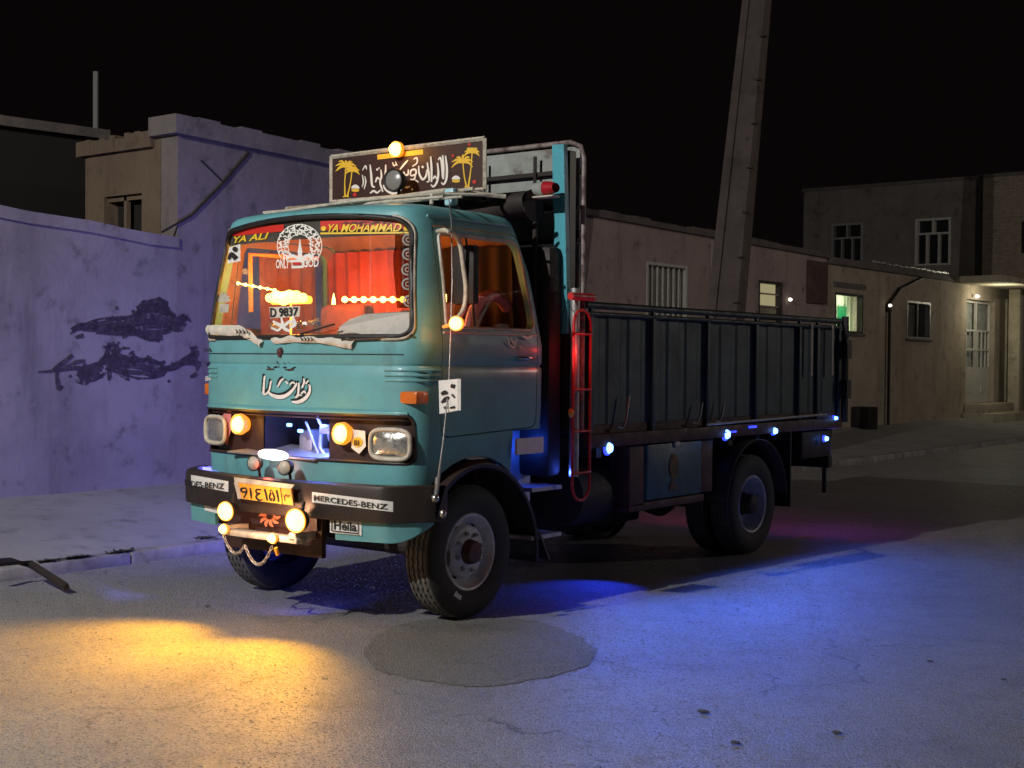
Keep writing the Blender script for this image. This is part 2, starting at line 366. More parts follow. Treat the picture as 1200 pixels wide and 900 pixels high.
def disc(mb, u, v, r, mapper, n=10, ru=None):
    _off[0] = (_off[0]+1) % 40; o = .003+_off[0]*.00012
    mb.add([mapper(u+(ru or r)*math.cos(2*math.pi*k/n), v+r*math.sin(2*math.pi*k/n), o) for k in range(n)], [tuple(range(n))])
def text_mesh(s, bold=.0, shear=0):
    c = bpy.data.curves.new('lettering', 'FONT'); c.body = s; c.size = 1; c.offset = bold; c.shear = shear; c.resolution_u = 3
    c.align_x = 'CENTER'; c.align_y = 'CENTER'
    o = bpy.data.objects.new('lettering', c); COL.objects.link(o)
    dg = bpy.context.evaluated_depsgraph_get(); dg.update()
    me = bpy.data.meshes.new_from_object(o.evaluated_get(dg)); vs = [v.co.copy() for v in me.vertices]; fs = [tuple(p.vertices) for p in me.polygons]
    bpy.data.objects.remove(o); bpy.data.curves.remove(c); bpy.data.meshes.remove(me)
    return vs, fs
def lettering(mb, s, corners, proud=.004, bold=0, shear=0, fill=(1, 1), surf=None):
    """lay text into the quad corners (TL, TR, BR, BL) of 3D points"""
    vs, fs = text_mesh(s, bold, shear)
    x0 = min(v.x for v in vs); x1 = max(v.x for v in vs); y0 = min(v.y for v in vs); y1 = max(v.y for v in vs)
    tl, tr, br, bl = [Vector(c) for c in corners]; n = (tr-tl).cross(bl-tl).normalized()
    if n.dot(CAM-tl) < 0: n = -n
    out = []
    for v in vs:
        a = .5+((v.x-x0)/(x1-x0)-.5)*fill[0]; b = .5+((y1-v.y)/(y1-y0)-.5)*fill[1]
        p = (tl*(1-a)+tr*a)*(1-b)+(bl*(1-a)+br*a)*b
        if surf: p.y = surf(p.x, p.z)-proud; out.append(p)
        else: out.append(p+n*proud)
    mb.add(out, fs)
def lamp(name, kind, loc, col, W, parent, size=.05, target=None, cone=90, blend=1):
    d = bpy.data.lights.new(name, kind); d.color = col; d.energy = W; d.shadow_soft_size = size
    if kind == 'SPOT': d.spot_size = R(cone); d.spot_blend = blend
    o = bpy.data.objects.new(name, d); COL.objects.link(o)
    loc = Vector(loc)
    if target is not None: o.rotation_euler = (Vector(target)-loc).to_track_quat('-Z', 'Y').to_euler()
    off = Vector((0, 0, 0)); q = parent
    while q is not None: off += q.location; q = q.parent
    o.location = loc-off; o.parent = parent
    return o

# ================================================================== SETTING
XW = -5.4                                             # the line of the house fronts
def walk_z(x): return .105 + (x+2.99)/(XW+2.99)*.285 if x < -2.99 else .105
mb = MB(); mb.grid(lambda a, b: (-2.86+a*80, -60+b*220, 0), 8, 22)
tag(mb.build('road', M['road'], None, None), kind='structure')
mb = MB(); mb.grid(lambda a, b: (-2.99-a*(abs(XW)-2.99+.1), -30+b*120, walk_z(-2.99-a*(abs(XW)-2.99+.1))+.006*math.sin(b*70+a*5)), 6, 120)
tag(mb.build('pavement', M['pave']), kind='structure')
mb = MB()
y = -30
while y < 90:
    L = 1.5; dz = random.uniform(-.012, .004); dx = random.uniform(-.008, .008)
    mb.box((-3.02+dx, y+.002, -.05), (-2.84+dx, y+L-.002, .11+dz), .025); y += L
tag(mb.build('kerb', M['kerb']), kind='structure')
mb = MB(); mb.box((-140, -60, -.5), (XW-.1, 160, .3)); tag(mb.build('ground', M['mud']), kind='structure')
# darker patch of newer asphalt beside the front wheel
pp = []
for k in range(90):
    a = 2*math.pi*k/90; ex = 136+4*math.sin(3*a+1)+random.uniform(-4, 4); ey = 39.5+1.5*math.sin(5*a)+random.uniform(-1, 1)
    pp.append(on(2, .004, 559+ex*math.cos(a), 763+ey*math.sin(a)))
mb = MB(); mb.add(pp, [tuple(range(90))]); tag(mb.build('road_patch', M['patch'], None, None), kind='structure')

# ---- courtyard wall on the left
w = empty('courtyard_wall', (XW, -5, .3), 'plastered courtyard wall with dark sprayed scrawl, left of the parked truck', 'wall')
mb = MB()
NY = 40
def wtop(y): return 3.20 + (2.6-y)*.05 + .018*math.sin(y*2.1)+.012*math.sin(y*5.3)
ys = [-13+15.519*i/NY for i in range(NY+1)]
prof = [(XW, y, wtop(y)) for y in ys]
mb.prism([(XW, ys[0], .1)]+[p for p in prof]+[(XW, ys[-1], .1)], (-.25, 0, 0)); mb.build('wall_face', M['wall'], w, 30)
mb = MB(); mb.prism([(XW+.035, y, wtop(y)-.09+.01*math.sin(y*9)) for y in ys]+[(XW+.035, y, wtop(y)+.035+.012*math.sin(y*7)) for y in ys[::-1]], (-.33, 0, 0)); mb.build('coping', M['wall'], w, 30)
mb = MB()
def wallmap(px, py, e): p = on(0, XW, px, py); p.x += e; return p
def G(*a):
    wm = max(w_ for _, _, w_ in a)
    if wm <= 9: return ribbon(mb, a, wallmap)
    n_ = int(wm/3.2)
    for k in range(n_):
        o = (k+.5)/n_-.5; ph = random.uniform(0, 6)
        ribbon(mb, [(u+random.gauss(0, 1.6), v+o*w_*1.05+random.gauss(0, .8), random.uniform(2.4, 5.5)*min(1, .35+w_/14)) for u, v, w_ in a], wallmap)
        u, v, w_ = random.choice(a); t = random.uniform(-1, 1); ribbon(mb, [(u-4*math.cos(t)+o*6, v+o*w_*1.3-4*math.sin(t), 1), (u+o*6, v+o*w_*1.3, 4), (u+4*math.cos(t)+o*6, v+o*w_*1.3+4*math.sin(t), 1)], wallmap, 3)
G((84,389,5),(92,383,7),(100,384,8),(118,381,14),(140,379,14),(155,378,16)); G((88,396,4),(98,393,6)); G((112,386,8),(135,386,12),(158,384,16))
G((128,377,5),(134,372,7)); G((148,382,18),(165,377,28),(180,374,36),(196,376,30),(204,378,14)); G((160,364,8),(170,359,10),(184,357,12),(196,360,16))
G((188,362,12),(190,352,3)); G((160,392,6),(176,394,10),(190,398,6)); G((202,384,10),(214,377,12),(219,372,6)); G((206,374,3),(214,369,3),(218,373,4)); G((211,388,4),(216,378,7)); G((147,396,7),(143,389,5))
G((44,436,2),(60,435,4),(80,432,5),(95,431,5)); G((62,434,4),(75,424,6),(85,416,4)); G((66,432,4),(67,445,5),(69,456,5),(73,452,3)); G((76,430,3),(92,424,5),(100,423,4))
G((92,438,10),(108,436,20),(120,432,20)); G((118,424,10),(125,412,12),(126,403,8)); G((132,424,12),(132,412,9),(133,404,9)); G((138,424,12),(138,412,9),(138,404,8)); G((143,408,4),(152,408,2)); G((124,426,16),(140,428,22),(160,430,26),(180,432,24),(190,432,12))
G((128,432,6),(128,442,5),(127,446,3)); G((145,432,8),(148,442,6),(148,446,3)); G((154,424,10),(156,416,6)); G((172,424,8),(175,417,6)); G((176,436,8),(182,441,6),(174,442,4)); G((88,446,4),(100,449,5),(106,440,8)); G((112,444,3),(116,438,8))
G((190,433,5),(205,430,6),(215,424,7),(228,420,16),(232,424,26)); G((222,408,3),(231,407,4)); G((223,442,4),(231,438,6)); G((190,436,3),(200,432,3))
for k in range(40):
    x, y0 = random.choice([(160, 376), (188, 375), (150, 432), (110, 436), (175, 432)]); disc(mb, x+random.gauss(0, 22), y0+random.gauss(0, 8), random.uniform(.8, 3.2), wallmap, 7)
mb.build('graffiti', M['graffiti'], w, None)

# ---- houses along the street
def house(name, y0, y1, z1, m, label, depth=7, x=XW, z0=.2):
    h = empty(name, (x, (y0+y1)/2, z0), label, 'house'); return h
def window(h, ya, yb, za, zb, x, fm, pane, bars=3, mull=True, depth=.12):
    f = MB(); t = .05
    f.box((x-depth, ya, za), (x+.012, ya+t, zb)); f.box((x-depth, yb-t, za), (x+.012, yb, zb))
    f.box((x-depth, ya+t, za), (x+.010, yb-t, za+t)); f.box((x-depth, ya+t, zb-t), (x+.010, yb-t, zb))
    for k in range(1, bars+1):
        y = ya+t+(yb-ya-2*t)*k/(bars+1); f.box((x-.05, y-.012, za+t), (x-.02, y+.012, zb-t))
    o = f.build('window', fm, h, None)
    p = MB(); p.box((x-depth-.02, ya+.01, za+.01), (x-depth, yb-.01, zb-.01)); p.build('pane', pane, o, None)
    s = MB(); s.box((x-.02, ya-.06, za-.06), (x+.06, yb+.06, za-.002), .01); s.build('sill', M['slab'], o)
    return o
def facade(h, y0, y1, z0, z1f, x, depth, holes, m, nm='wall'):
    """front wall with real openings: vertical bands between sorted openings"""
    mb = MB(); T = .3; y = y0
    for (a, b, c, d) in sorted(holes):
        mb.prism([(x, y, z0), (x, a, z0), (x, a, z1f(a)), (x, y, z1f(y))], (-T, 0, 0))
        mb.box((x-T, a, z0), (x, b, c)); mb.prism([(x, a, d), (x, b, d), (x, b, z1f(b)), (x, a, z1f(a))], (-T, 0, 0)); y = b
    mb.prism([(x, y, z0), (x, y1, z0), (x, y1, z1f(y1)), (x, y, z1f(y))], (-T, 0, 0))
    mb.box((x-T-.5, y0+.35, z0), (x-T-.45, y1-.35, z1f((y0+y1)/2)-.2))
    return mb.build(nm, m, h, None)

# corner house with the mud gable towards the yard
yA0, yA1 = 2.52, 10.2
hA = empty('corner_house', (XW, yA0, .2), 'grey plastered corner house rising above the courtyard wall behind the cab', 'house')
zA = lambda y: 4.50 - (y-yA0)*.028
facade(hA, yA0, yA1, .1, zA, XW, 6, [], M['house_a'])
# yard side (faces -Y), with a dark window opening
px = lambda a, b: on(1, yA0, a, b)
wl, wr, wb, wt = px(122, 250).x, px(166, 250).x, px(140, 268).z, px(140, 229).z
xl = px(100, 200).x
mb = MB(); mb.box((xl, yA0, .1), (wl, yA0+.3, 4.30)); mb.box((wr, yA0, .1), (XW-.31, yA0+.3, 4.45)); mb.box((wl, yA0, .1), (wr, yA0+.3, wb-.4)); mb.box((wl, yA0, wt), (wr, yA0+.3, 4.38))
mb.build('yard_wall', M['mud'], hA, None)
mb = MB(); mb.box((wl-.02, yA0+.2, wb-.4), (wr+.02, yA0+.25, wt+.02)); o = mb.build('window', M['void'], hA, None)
mb = MB(); mb.box((wr-.42, yA0+.06, wb-.4), (wr-.37, yA0+.12, wt)); mb.box((wl, yA0+.06, wt-.06), (wr, yA0+.12, wt-.001)); mb.build('frame', M['mud'], o, None)
mb = MB()
for i in range(24):
    y0 = yA0-.10+(yA1-yA0+.1)*i/24; y1 = yA0-.10+(yA1-yA0+.1)*(i+1)/24; j = random.uniform(-.015, .03)
    mb.prism([(XW+.09, y0, zA(y0)-.10), (XW+.09, y1, zA(y1)-.10), (XW+.09, y1, zA(y1)+.10+j), (XW+.09, y0, zA(y0)+.10+j)], (-.5, 0, 0))
mb.build('roof', M['house_a'], hA, None)
mb = MB()
xs_ = np.linspace(xl-.1, XW-.42, 16)
for a_, b_ in zip(xs_, xs_[1:]):
    j = random.uniform(-.02, .035); mb.box((a_, yA0-.06-random.uniform(0, .02), 4.29), (b_, yA0+.5, 4.46+j))
mb.build('cornice', M['mud'], hA, None)
mb = MB(); mb.tube([on(0, XW+.02, a, b) for a, b in ((236, 188), (262, 214), (292, 180))], .012); mb.tube([on(0, XW+.02, a, b) for a, b in ((292, 178), (262, 214), (225, 252), (190, 272))], .014)
mb.build('cable', M['darkmetal'], hA)
# dark shed further back in the yard
sh = empty('yard_shed', (-9.3, 2, .2), 'dark low shed in the yard behind the courtyard wall with a thin mast', 'shed')
p0 = on(0, -9.0, 0, 137); p1 = on(0, -9.0, 100, 150)
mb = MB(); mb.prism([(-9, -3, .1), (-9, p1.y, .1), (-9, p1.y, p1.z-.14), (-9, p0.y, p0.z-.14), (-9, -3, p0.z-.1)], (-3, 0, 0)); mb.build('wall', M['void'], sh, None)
mb = MB(); mb.prism([(-8.85, -3, p0.z-.09), (-8.85, p0.y, p0.z-.13), (-8.85, p1.y+.3, p1.z-.13), (-8.85, p1.y+.3, p1.z), (-8.85, p0.y, p0.z), (-8.85, -3, p0.z+.05)], (-3.2, 0, 0)); mb.build('roof', M['slab'], sh, None)
pm = on(0, -9.8, 112, 160); pt = on(0, -9.8, 112, 84)
mb = MB(); mb.tube([(pm.x, pm.y, pm.z-.5), pt], .04); mb.build('mast', M['galv'], sh)

# pinkish house behind the truck
yB0, yB1 = 10.2, 20.0
hB = empty('long_house', (XW, 15, .2), 'dim pinkish plastered house behind the cargo bed with a small lit window', 'house')
zB = lambda y: 4.27-(y-yB0)*.012
holes = [(12.66, 14.05, 2.0, 3.58), (16.84, 17.86, 2.3, 3.47)]
facade(hB, yB0, yB1, .1, zB, XW-.02, 6, holes, M['house_b'])
window(hB, 12.66, 14.05, 2.0, 3.58, XW-.02, M['whitepaint'], M['glass'], 6)
mb = MB(); mb.grid(lambda a, b: (XW-.20+.03*math.sin(a*40), 12.7+a*1.3, 2.05+b*1.5), 60, 1); mb.build('curtain', M['whitepaint'], hB, 60)
o = window(hB, 16.84, 17.86, 2.3, 3.47, XW-.02, M['darkmetal'], M['warm_win'], 0)
mb = MB()
for z in (2.7, 2.95, 3.2): mb.box((XW-.10, 16.9, z), (XW-.06, 17.8, z+.03))
mb.box((XW-.13, 16.9, 2.36), (XW-.11, 17.8, 2.98)); mb.build('shade', M['stone'], o, None)
mb = MB()
for i in range(20):
    y0 = yB0+(yB1-yB0)*i/20; y1 = yB0+(yB1-yB0)*(i+1)/20; j = random.uniform(-.02, .03)
    mb.prism([(XW+.06, y0, zB(y0)-.05), (XW+.06, y1, zB(y1)-.05), (XW+.06, y1, zB(y1)+.06+j), (XW+.06, y0, zB(y0)+.06+j)], (-.5, 0, 0))
mb.build('roof', M['slab'], hB, None)
mb = MB(); mb.box((XW-.015, 19.0, 3.1), (XW+.06, 19.9, 4.0), .01); mb.build('stain_panel', mat('dull_brown_stain', (.10, .055, .05), .8, col2=(.07, .04, .038), scale=5), hB)  # raised panel put in place of a dark reddish stain on the wall
mb = MB(); mb.box((XW-.02, 14.9, .2), (XW+.10, 15.3, 4.1)); mb.build('pilaster', M['house_b'], hB, None)
pl = on(0, XW+.05, 926, 351); mb = MB(); mb.lathe([(0, .06), (.03, .03), (.042, 0), (.03, -.03), (0, -.04)], pl, (1, 0, 0), 10); mb.build('wall_lamp', M['lamp_white'], hB)

# mud-coloured house at the right
yC0, yC1 = 20.0, 33.5
hC = empty('mud_house', (XW, 26, .2), 'mud plastered single storey house with green lit window, drainpipe and white door', 'house')
zC = lambda y: 4.02
holes = [(20.4, 21.9, 2.5, 3.39), (24.55, 26.1, 2.44, 3.37), (28.75, 31.05, .78, 3.58)]
facade(hC, yC0, yC1, .1, zC, XW, 6, holes, M['house_c'])
o = window(hC, 20.4, 21.9, 2.5, 3.39, XW, M['darkmetal'], M['glass'], 0)
lamp('room_light', 'POINT', (XW-.55, 21.1, 3.15), (.85, 1, .8), 26, hC, .08); lamp('room_light', 'POINT', (XW-.55, 21.4, 2.75), (.85, 1, .8), 20, hC, .08)
mb = MB(); mb.grid(lambda a, b: (XW-.20+.035*math.sin(a*40+math.sin(a*9)), 20.46+a*1.38, 2.51+b*.87), 110, 1); mb.build('curtain', M['green_win'], o, 60)
mb = MB(); mb.grid(lambda a, b: (XW-.27+.02*math.sin(a*25), 20.95+a*.5, 2.52+b*.60), 40, 1); mb.build('drape', M['green_win2'], o, 60)
o = window(hC, 24.55, 26.1, 2.44, 3.37, XW, M['galv'], M['glass'], 1)
mb = MB(); mb.grid(lambda a, b: (XW-.20+.03*math.sin(a*30), 24.6+a*1.0, 2.5+b*.8), 60, 1); mb.build('curtain', M['greyboard'], o, 60)
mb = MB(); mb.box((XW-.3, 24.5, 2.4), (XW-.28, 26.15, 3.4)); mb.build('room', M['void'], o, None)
pp = on(0, XW+.09, 1036, 500)
mb = MB(); mb.tube([(XW+.09, 23.25, .33), (XW+.09, 23.25, 3.25), (XW+.07, 23.9, 3.62), (XW+.06, 25.3, 3.95)], .038, 8); mb.box((XW+.002, 23.19, 3.05), (XW+.13, 23.31, 3.25), .01); mb.build('drainpipe', M['darkmetal'], hC)
pl = on(0, XW+.16, 1043, 358); mb = MB(); mb.lathe([(0, .06), (.03, .03), (.042, 0), (.03, -.03), (0, -.04)], pl, (1, 0, 0), 10); mb.build('wall_lamp', M['lamp_white'], hC)
# door
mb = MB()
mb.box((XW-.18, 28.75, .78), (XW-.10, 31.05, .82)); mb.box((XW-.18, 28.8, .82), (XW-.12, 31.0, 1.75))
for y in (28.80, 29.85, 30.95): mb.box((XW-.17, y, 1.75), (XW-.11, y+.06, 3.5))
for z in (2.2, 2.72, 3.5): mb.box((XW-.165, 28.8, z), (XW-.115, 31.0, z+.05))
for k in range(1, 7): mb.box((XW-.15, 28.8+2.2*k/7-.015, 1.75), (XW-.12, 28.8+2.2*k/7+.015, 2.72))
for y in (29.2, 30.3):
    mb.box((XW-.12, y, 1.05), (XW-.105, y+.3, 1.25))
do = mb.build('door', M['whitepaint'], hC, None)
mb = MB(); mb.box((XW-.26, 28.7, .8), (XW-.24, 31.1, 3.6)); mb.build('pane', M['greyboard'], do, None)
pl = Vector((XW+.12, 29.2, 3.66))
mb = MB(); mb.lathe([(0, .09), (.04, .05), (.055, 0), (.04, -.04), (0, -.05)], pl, (1, 0, 0), 12); o = mb.build('porch_lamp', M['lamp_white'], hC)
lamp('porch_light', 'POINT', pl+Vector((.7, 0, -.15)), (1, .93, .68), 42, o, .08)
mb = MB(); mb.box((XW-.2, 27.6, 3.96), (XW+1.3, 36, 4.12), .015); mb.box((XW+1.3, 29.9, 3.9), (XW+1.36, 36, 4.16)); mb.build('canopy', M['stone'], hC)
mb = MB(); mb.box((XW+.3, 31.3, .3), (XW+.62, 31.7, 3.94), .02); mb.build('column', M['stone'], hC)
mb = MB(); mb.box((XW+.02, 28.4, .2), (XW+.9, 31.3, .52), .02); mb.box((XW+.02, 28.6, .5), (XW+.5, 31.25, .76), .02); mb.build('doorstep', M['stone'], hC)
mb = MB(); mb.box((XW+.02, 31.9, .3), (XW+.08, 36, 3.7))
go = mb.build('gate', M['stone'], hC, None)
mb = MB()
for k in range(9):
    for j in range(6): mb.lathe([(0, .03), (.09, .02), (.11, 0)], (XW+.08, 32.3+j*.55, .7+k*.34), (1, 0, 0), 8)
mb.build('ornament', M['brick'], go)
mb = MB(); mb.box((XW-.5, yC0, 3.98), (XW+.10, 27.6, 4.14), .02); mb.build('roof', M['slab'], hC)
mb = MB()
for i in range(14): mb.tube([(XW+.12, 22.2+i*.36, 4.17), (XW+.12, 22.2+i*.36+.30, 4.17+random.uniform(-.02, .02))], .035, 6)
mb.build('tin_edging', M['galv'], hC)
mb = MB(); mb.box((XW-.01, 20.3, 3.5), (XW+.03, 22.0, 3.62)); mb.build('lintel', M['slab'], hC, None)

# two-storey house standing behind
hD = empty('upper_house', (-9, 34, 0), 'dark two storey house with two white framed windows behind the mud house', 'house')
X0, X1 = -11.73, -6.15; ZD = 7.2
def wd(pxa, pxb): return on(1, 32, pxa, 300).x, on(1, 32, pxb, 300).x
a0, a1 = wd(974, 1011); b0, b1 = wd(1072, 1114)
mb = MB()
for x0, x1 in ((X0, a0), (a1, b0), (b1, X1)): mb.box((x0, 32, 0), (x1, 32.3, ZD))
for x0, x1 in ((a0, a1), (b0, b1)): mb.box((x0, 32, 0), (x1, 32.3, 4.75)); mb.box((x0, 32, 6.15), (x1, 32.3, ZD))
mb.box((X0, 32.31, 0), (X0+.3, 40, ZD)); mb.build('wall', M['house_d'], hD, None)
for x0, x1 in ((a0, a1), (b0, b1)):
    f = MB(); t = .07
    f.box((x0, 31.99, 4.75), (x0+t, 32.2, 6.15)); f.box((x1-t, 31.99, 4.75), (x1, 32.2, 6.15)); f.box((x0+t, 31.992, 6.08), (x1-t, 32.2, 6.15)); f.box((x0+t, 31.992, 5.66), (x1-t, 32.2, 5.72)); f.box((x0+t, 31.992, 4.75), (x1-t, 32.2, 4.8))
    xm = (x0+x1)/2; f.box((xm-.03, 31.995, 5.72), (xm+.03, 32.2, 6.08))
    for q in (1/3, 2/3): xx = x0+(x1-x0)*q; f.box((xx-.025, 31.995, 4.8), (xx+.025, 32.2, 5.66))
    o = f.build('window', M['galv'] if x0 < -9 else M['whitepaint'], hD, None)
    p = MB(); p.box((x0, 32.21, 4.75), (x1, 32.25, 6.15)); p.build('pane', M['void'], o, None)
mb = MB(); mb.box((X0-.05, 31.94, ZD), (X1, 40, ZD+.1)); mb.build('roof', M['slab'], hD, None)
hE = empty('brick_house', (-4, 34, 0), 'pale brick upper storey at the far right edge beyond the canopy', 'house')
mb = MB(); mb.box((-6.12, 31.97, 4.14), (-4.2, 38, 7.22)); mb.build('wall', M['brick'], hE, None)
mb = MB(); mb.box((-6.14, 31.90, 4.13), (-6.08, 31.965, 7.3)); mb.build('downpipe', M['darkmetal'], hE)
p = on(1, 31.8, 1199, 320); mb = MB(); mb.box((p.x-.1, 31.95, 5.0), (p.x+.55, 31.99, 5.9)); mb.build('window', M['void'], hE, None)
mb = MB(); mb.box((-6.2, 31.92, 7.22), (-4.15, 38, 7.32)); mb.build('roof', M['slab'], hE, None)
tag(MB().box((XW+.02, 21.3, .3), (XW+.42, 21.85, .85), .02).build('metal_bin', M['black'], None, 35, (XW+.2, 21.8, .3)), 'small black metal box standing against the mud house', 'bin')

# ---- concrete utility pole
pb = Vector((-3.25, 10.85, 0)); bot = on(0, -3.2, 851, 360); top = on(0, -3.2, 887, 0)
d = (top-bot); base = bot - d*(bot.z-.1)/d.z; tip = bot + d*((9.6-bot.z)/d.z)
up = empty('utility_pole', base, 'tapered leaning concrete utility pole behind the cargo bed', 'pole')
mb = MB()
def ring(p, wx, wy): return [p+Vector(v) for v in ((-wx, -wy, 0), (wx, -wy, 0), (wx, wy, 0), (-wx, wy, 0))]
def shaft(mb, x0, x1, wy, s0=1, s1=.62):
    A = [base+Vector((x*s0, y*s0, 0)) for x, y in ((x0, -wy), (x1, -wy), (x1, wy), (x0, wy))]; B = [tip+Vector((x*s1, y*s1, 0)) for x, y in ((x0, -wy), (x1, -wy), (x1, wy), (x0, wy))]
    mb.add(A+B, [(0, 1, 2, 3), (4, 5, 6, 7), (0, 1, 5, 4), (1, 2, 6, 5), (2, 3, 7, 6), (3, 0, 4, 7)])
shaft(mb, -.30, -.12, .16); shaft(mb, .14, .30, .16); shaft(mb, -.118, .138, .11)
mb.build('shaft', M['pole'], up, None)
for k in range(9):
    q = base.lerp(tip, .28+k*.075); mb = MB(); mb.box(q+Vector((.22, -.19, -.012)), q+Vector((.31, -.1, .012))); mb.build('step_iron', M['darkmetal'], up, None)

# ---- street lamp that lights the street (stands up the road, before the truck)
sl = empty('street_lamp', (-3.4, STREET_LAMP.y, .15), 'tall galvanised street lamp with long arm lighting the road ahead of the truck', 'street lamp')
P = STREET_LAMP
mb = MB(); mb.tube([(-3.4, P.y, .15), (-3.4, P.y, 5.2), (-3.25, P.y, 6.3), (-2.6, P.y, 6.95), (-1.5, P.y, 7.2), (P.x-.3, P.y, 7.2)], [.09, .075, .065, .06, .05, .045], 12); mb.lathe([(.2, 0), (.2, .03), (.1, .05), (.1, .3)], (-3.4, P.y, .15), (0, 0, 1), 16); mb.build('post', M['galv'], sl)
mb = MB(); mb.box((P.x-.35, P.y-.16, 7.1), (P.x+.35, P.y+.16, 7.26), .05); hd = mb.build('lamp_head', M['galv'], sl)
mb = MB(); mb.box((P.x-.2, P.y-.1, 7.07), (P.x+.28, P.y+.1, 7.098)); mb.build('lens', M['lamp_white'], hd, None)
lamp('street_light', 'POINT', P, STREET_COL, STREET_W, sl, .035)
# a second street lamp far up the other side of the road
P2 = Vector((14.0, 20.0, 7.0))
sl2 = empty('street_lamp', (17.0, P2.y, 0), 'tall street lamp across the road, opposite the long pinkish house', 'street lamp', None)
mb = MB(); mb.tube([(17, P2.y, 0), (17, P2.y, 5.2), (16.9, P2.y, 6.3), (16.2, P2.y, 6.95), (15.2, P2.y, 7.2), (P2.x+.3, P2.y, 7.2)], [.09, .075, .065, .06, .05, .045], 12); mb.build('post', M['galv'], sl2)
mb = MB(); mb.box((P2.x-.35, P2.y-.16, 7.1), (P2.x+.35, P2.y+.16, 7.26), .05); hd = mb.build('lamp_head', M['galv'], sl2)
mb = MB(); mb.box((P2.x-.28, P2.y-.1, 7.07), (P2.x+.2, P2.y+.1, 7.098)); mb.build('lens', M['lamp_white'], hd, None)
lamp('street_light', 'POINT', P2, (1.0, .88, .78), 1550, sl2, .1)

# ---- small things on the ground
mb = MB(); q = [on(2, .22, -12, 660), on(2, .2, 12, 658), on(2, .16, 36, 661), on(2, .06, 78, 688)]
mb2 = []
mb.tube(q, .032, 4); tag(mb.build('bent_bar', M['darkmetal'], None, 40, q[3]), 'dark bent metal bar lying over the kerb at the left edge', 'metal bar')
mstone = mat('pebble', (.05, .045, .04), .9); n0 = 0
for (x, y, s, lab) in ((824, 836, .035, 'dark flat pebble on the road in the lower right, largest of the loose pebbles'), (760, 692, .02, 'dark chip on the bluish road right of the road patch'), (1090, 776, .025, 'pebble on the road towards the right edge'), (1176, 797, .02, 'pebble nearest the right edge of the road'), (862, 872, .03, 'pebble at the bottom of the picture, below the largest pebble'), (980, 860, .03, 'pebble in the bottom right of the road, between the bottom pebble and the corner'), (243, 711, .028, 'dark chip on the road beside the amber pool of light')):
    p = on(2, .003, x, y); bm = bmesh.new(); bmesh.ops.create_icosphere(bm, subdivisions=2, radius=s)
    for v in bm.verts: v.co = Vector((v.co.x*1.5, v.co.y, v.co.z*.35))*.62*random.uniform(.8, 1.2)+p+Vector((0, 0, s*.3))
    tag(MB().bm(bm).build('pebble', mstone, None, 40, p), lab, 'pebble', 'loose pebbles on the road')
mb = MB()
for k in range(900):
    x = random.uniform(-2.8, 5.5); y0 = random.uniform(-4.5, 3) if k > 250 else random.uniform(-4, 14); x = x if k > 250 else -2.84+abs(random.gauss(0, .22)); c = Vector((x, y0, .002)); s_ = random.uniform(.003, .009)
    vs = [c+Vector((random.uniform(-1, 1), random.uniform(-1, 1), 0))*s_*1.5 for _ in range(3)]+[c+Vector((0, 0, s_))]
    mb.add(vs, [(0, 1, 2), (0, 1, 3), (1, 2, 3), (2, 0, 3)])
tag(mb.build('road_grit', mat('grit', (.12, .115, .11), .9, col2=(.05, .05, .05), scale=30), None, None), kind='stuff', label='fine grit scattered over the road', cat='grit')
mweed = mat('weed_leaf', (.03, .028, .016), .9)
for (x, y, n, sx, lab) in ((236, 629, 60, 20, 'low dark weed clump on the pavement beside the front bumper'), (65, 659, 30, 9, 'small weed tuft on the kerb left of the long clump'), (112, 657, 60, 20, 'long weed clump along the kerb between the two tufts'), (152, 648, 30, 16, 'weed tuft on the kerb farther from the bent bar'), (10, 676, 30, 14, 'weed tuft under the bent bar')):
    mb = MB(); c = None
    for k in range(n*5):
        p = on(2, .112, x+random.gauss(0, sx*.45), y+random.gauss(0, 1.5)); p.x = min(p.x, -2.9); c = c or p; a = random.uniform(0, 6.3); L = random.uniform(.03, .06); dx = Vector((math.cos(a), math.sin(a), random.uniform(.02, .35)))*L; s = Vector((-math.sin(a), math.cos(a), 0))*L*.2
        mb.add([p-s, p+s, p+dx*.7+s*.8, p+dx, p+dx*.7-s*.8], [(0, 1, 2, 3, 4)])
    tag(mb.build('weed_clump', mweed, None, None, c), lab, 'weeds', 'weeds growing along the kerb')

# ================================================================== TRUCK
T = empty('flatbed_truck', (0, 0, 0), 'teal cabover lorry with painted roof sign and amber and blue lamps', 'truck')

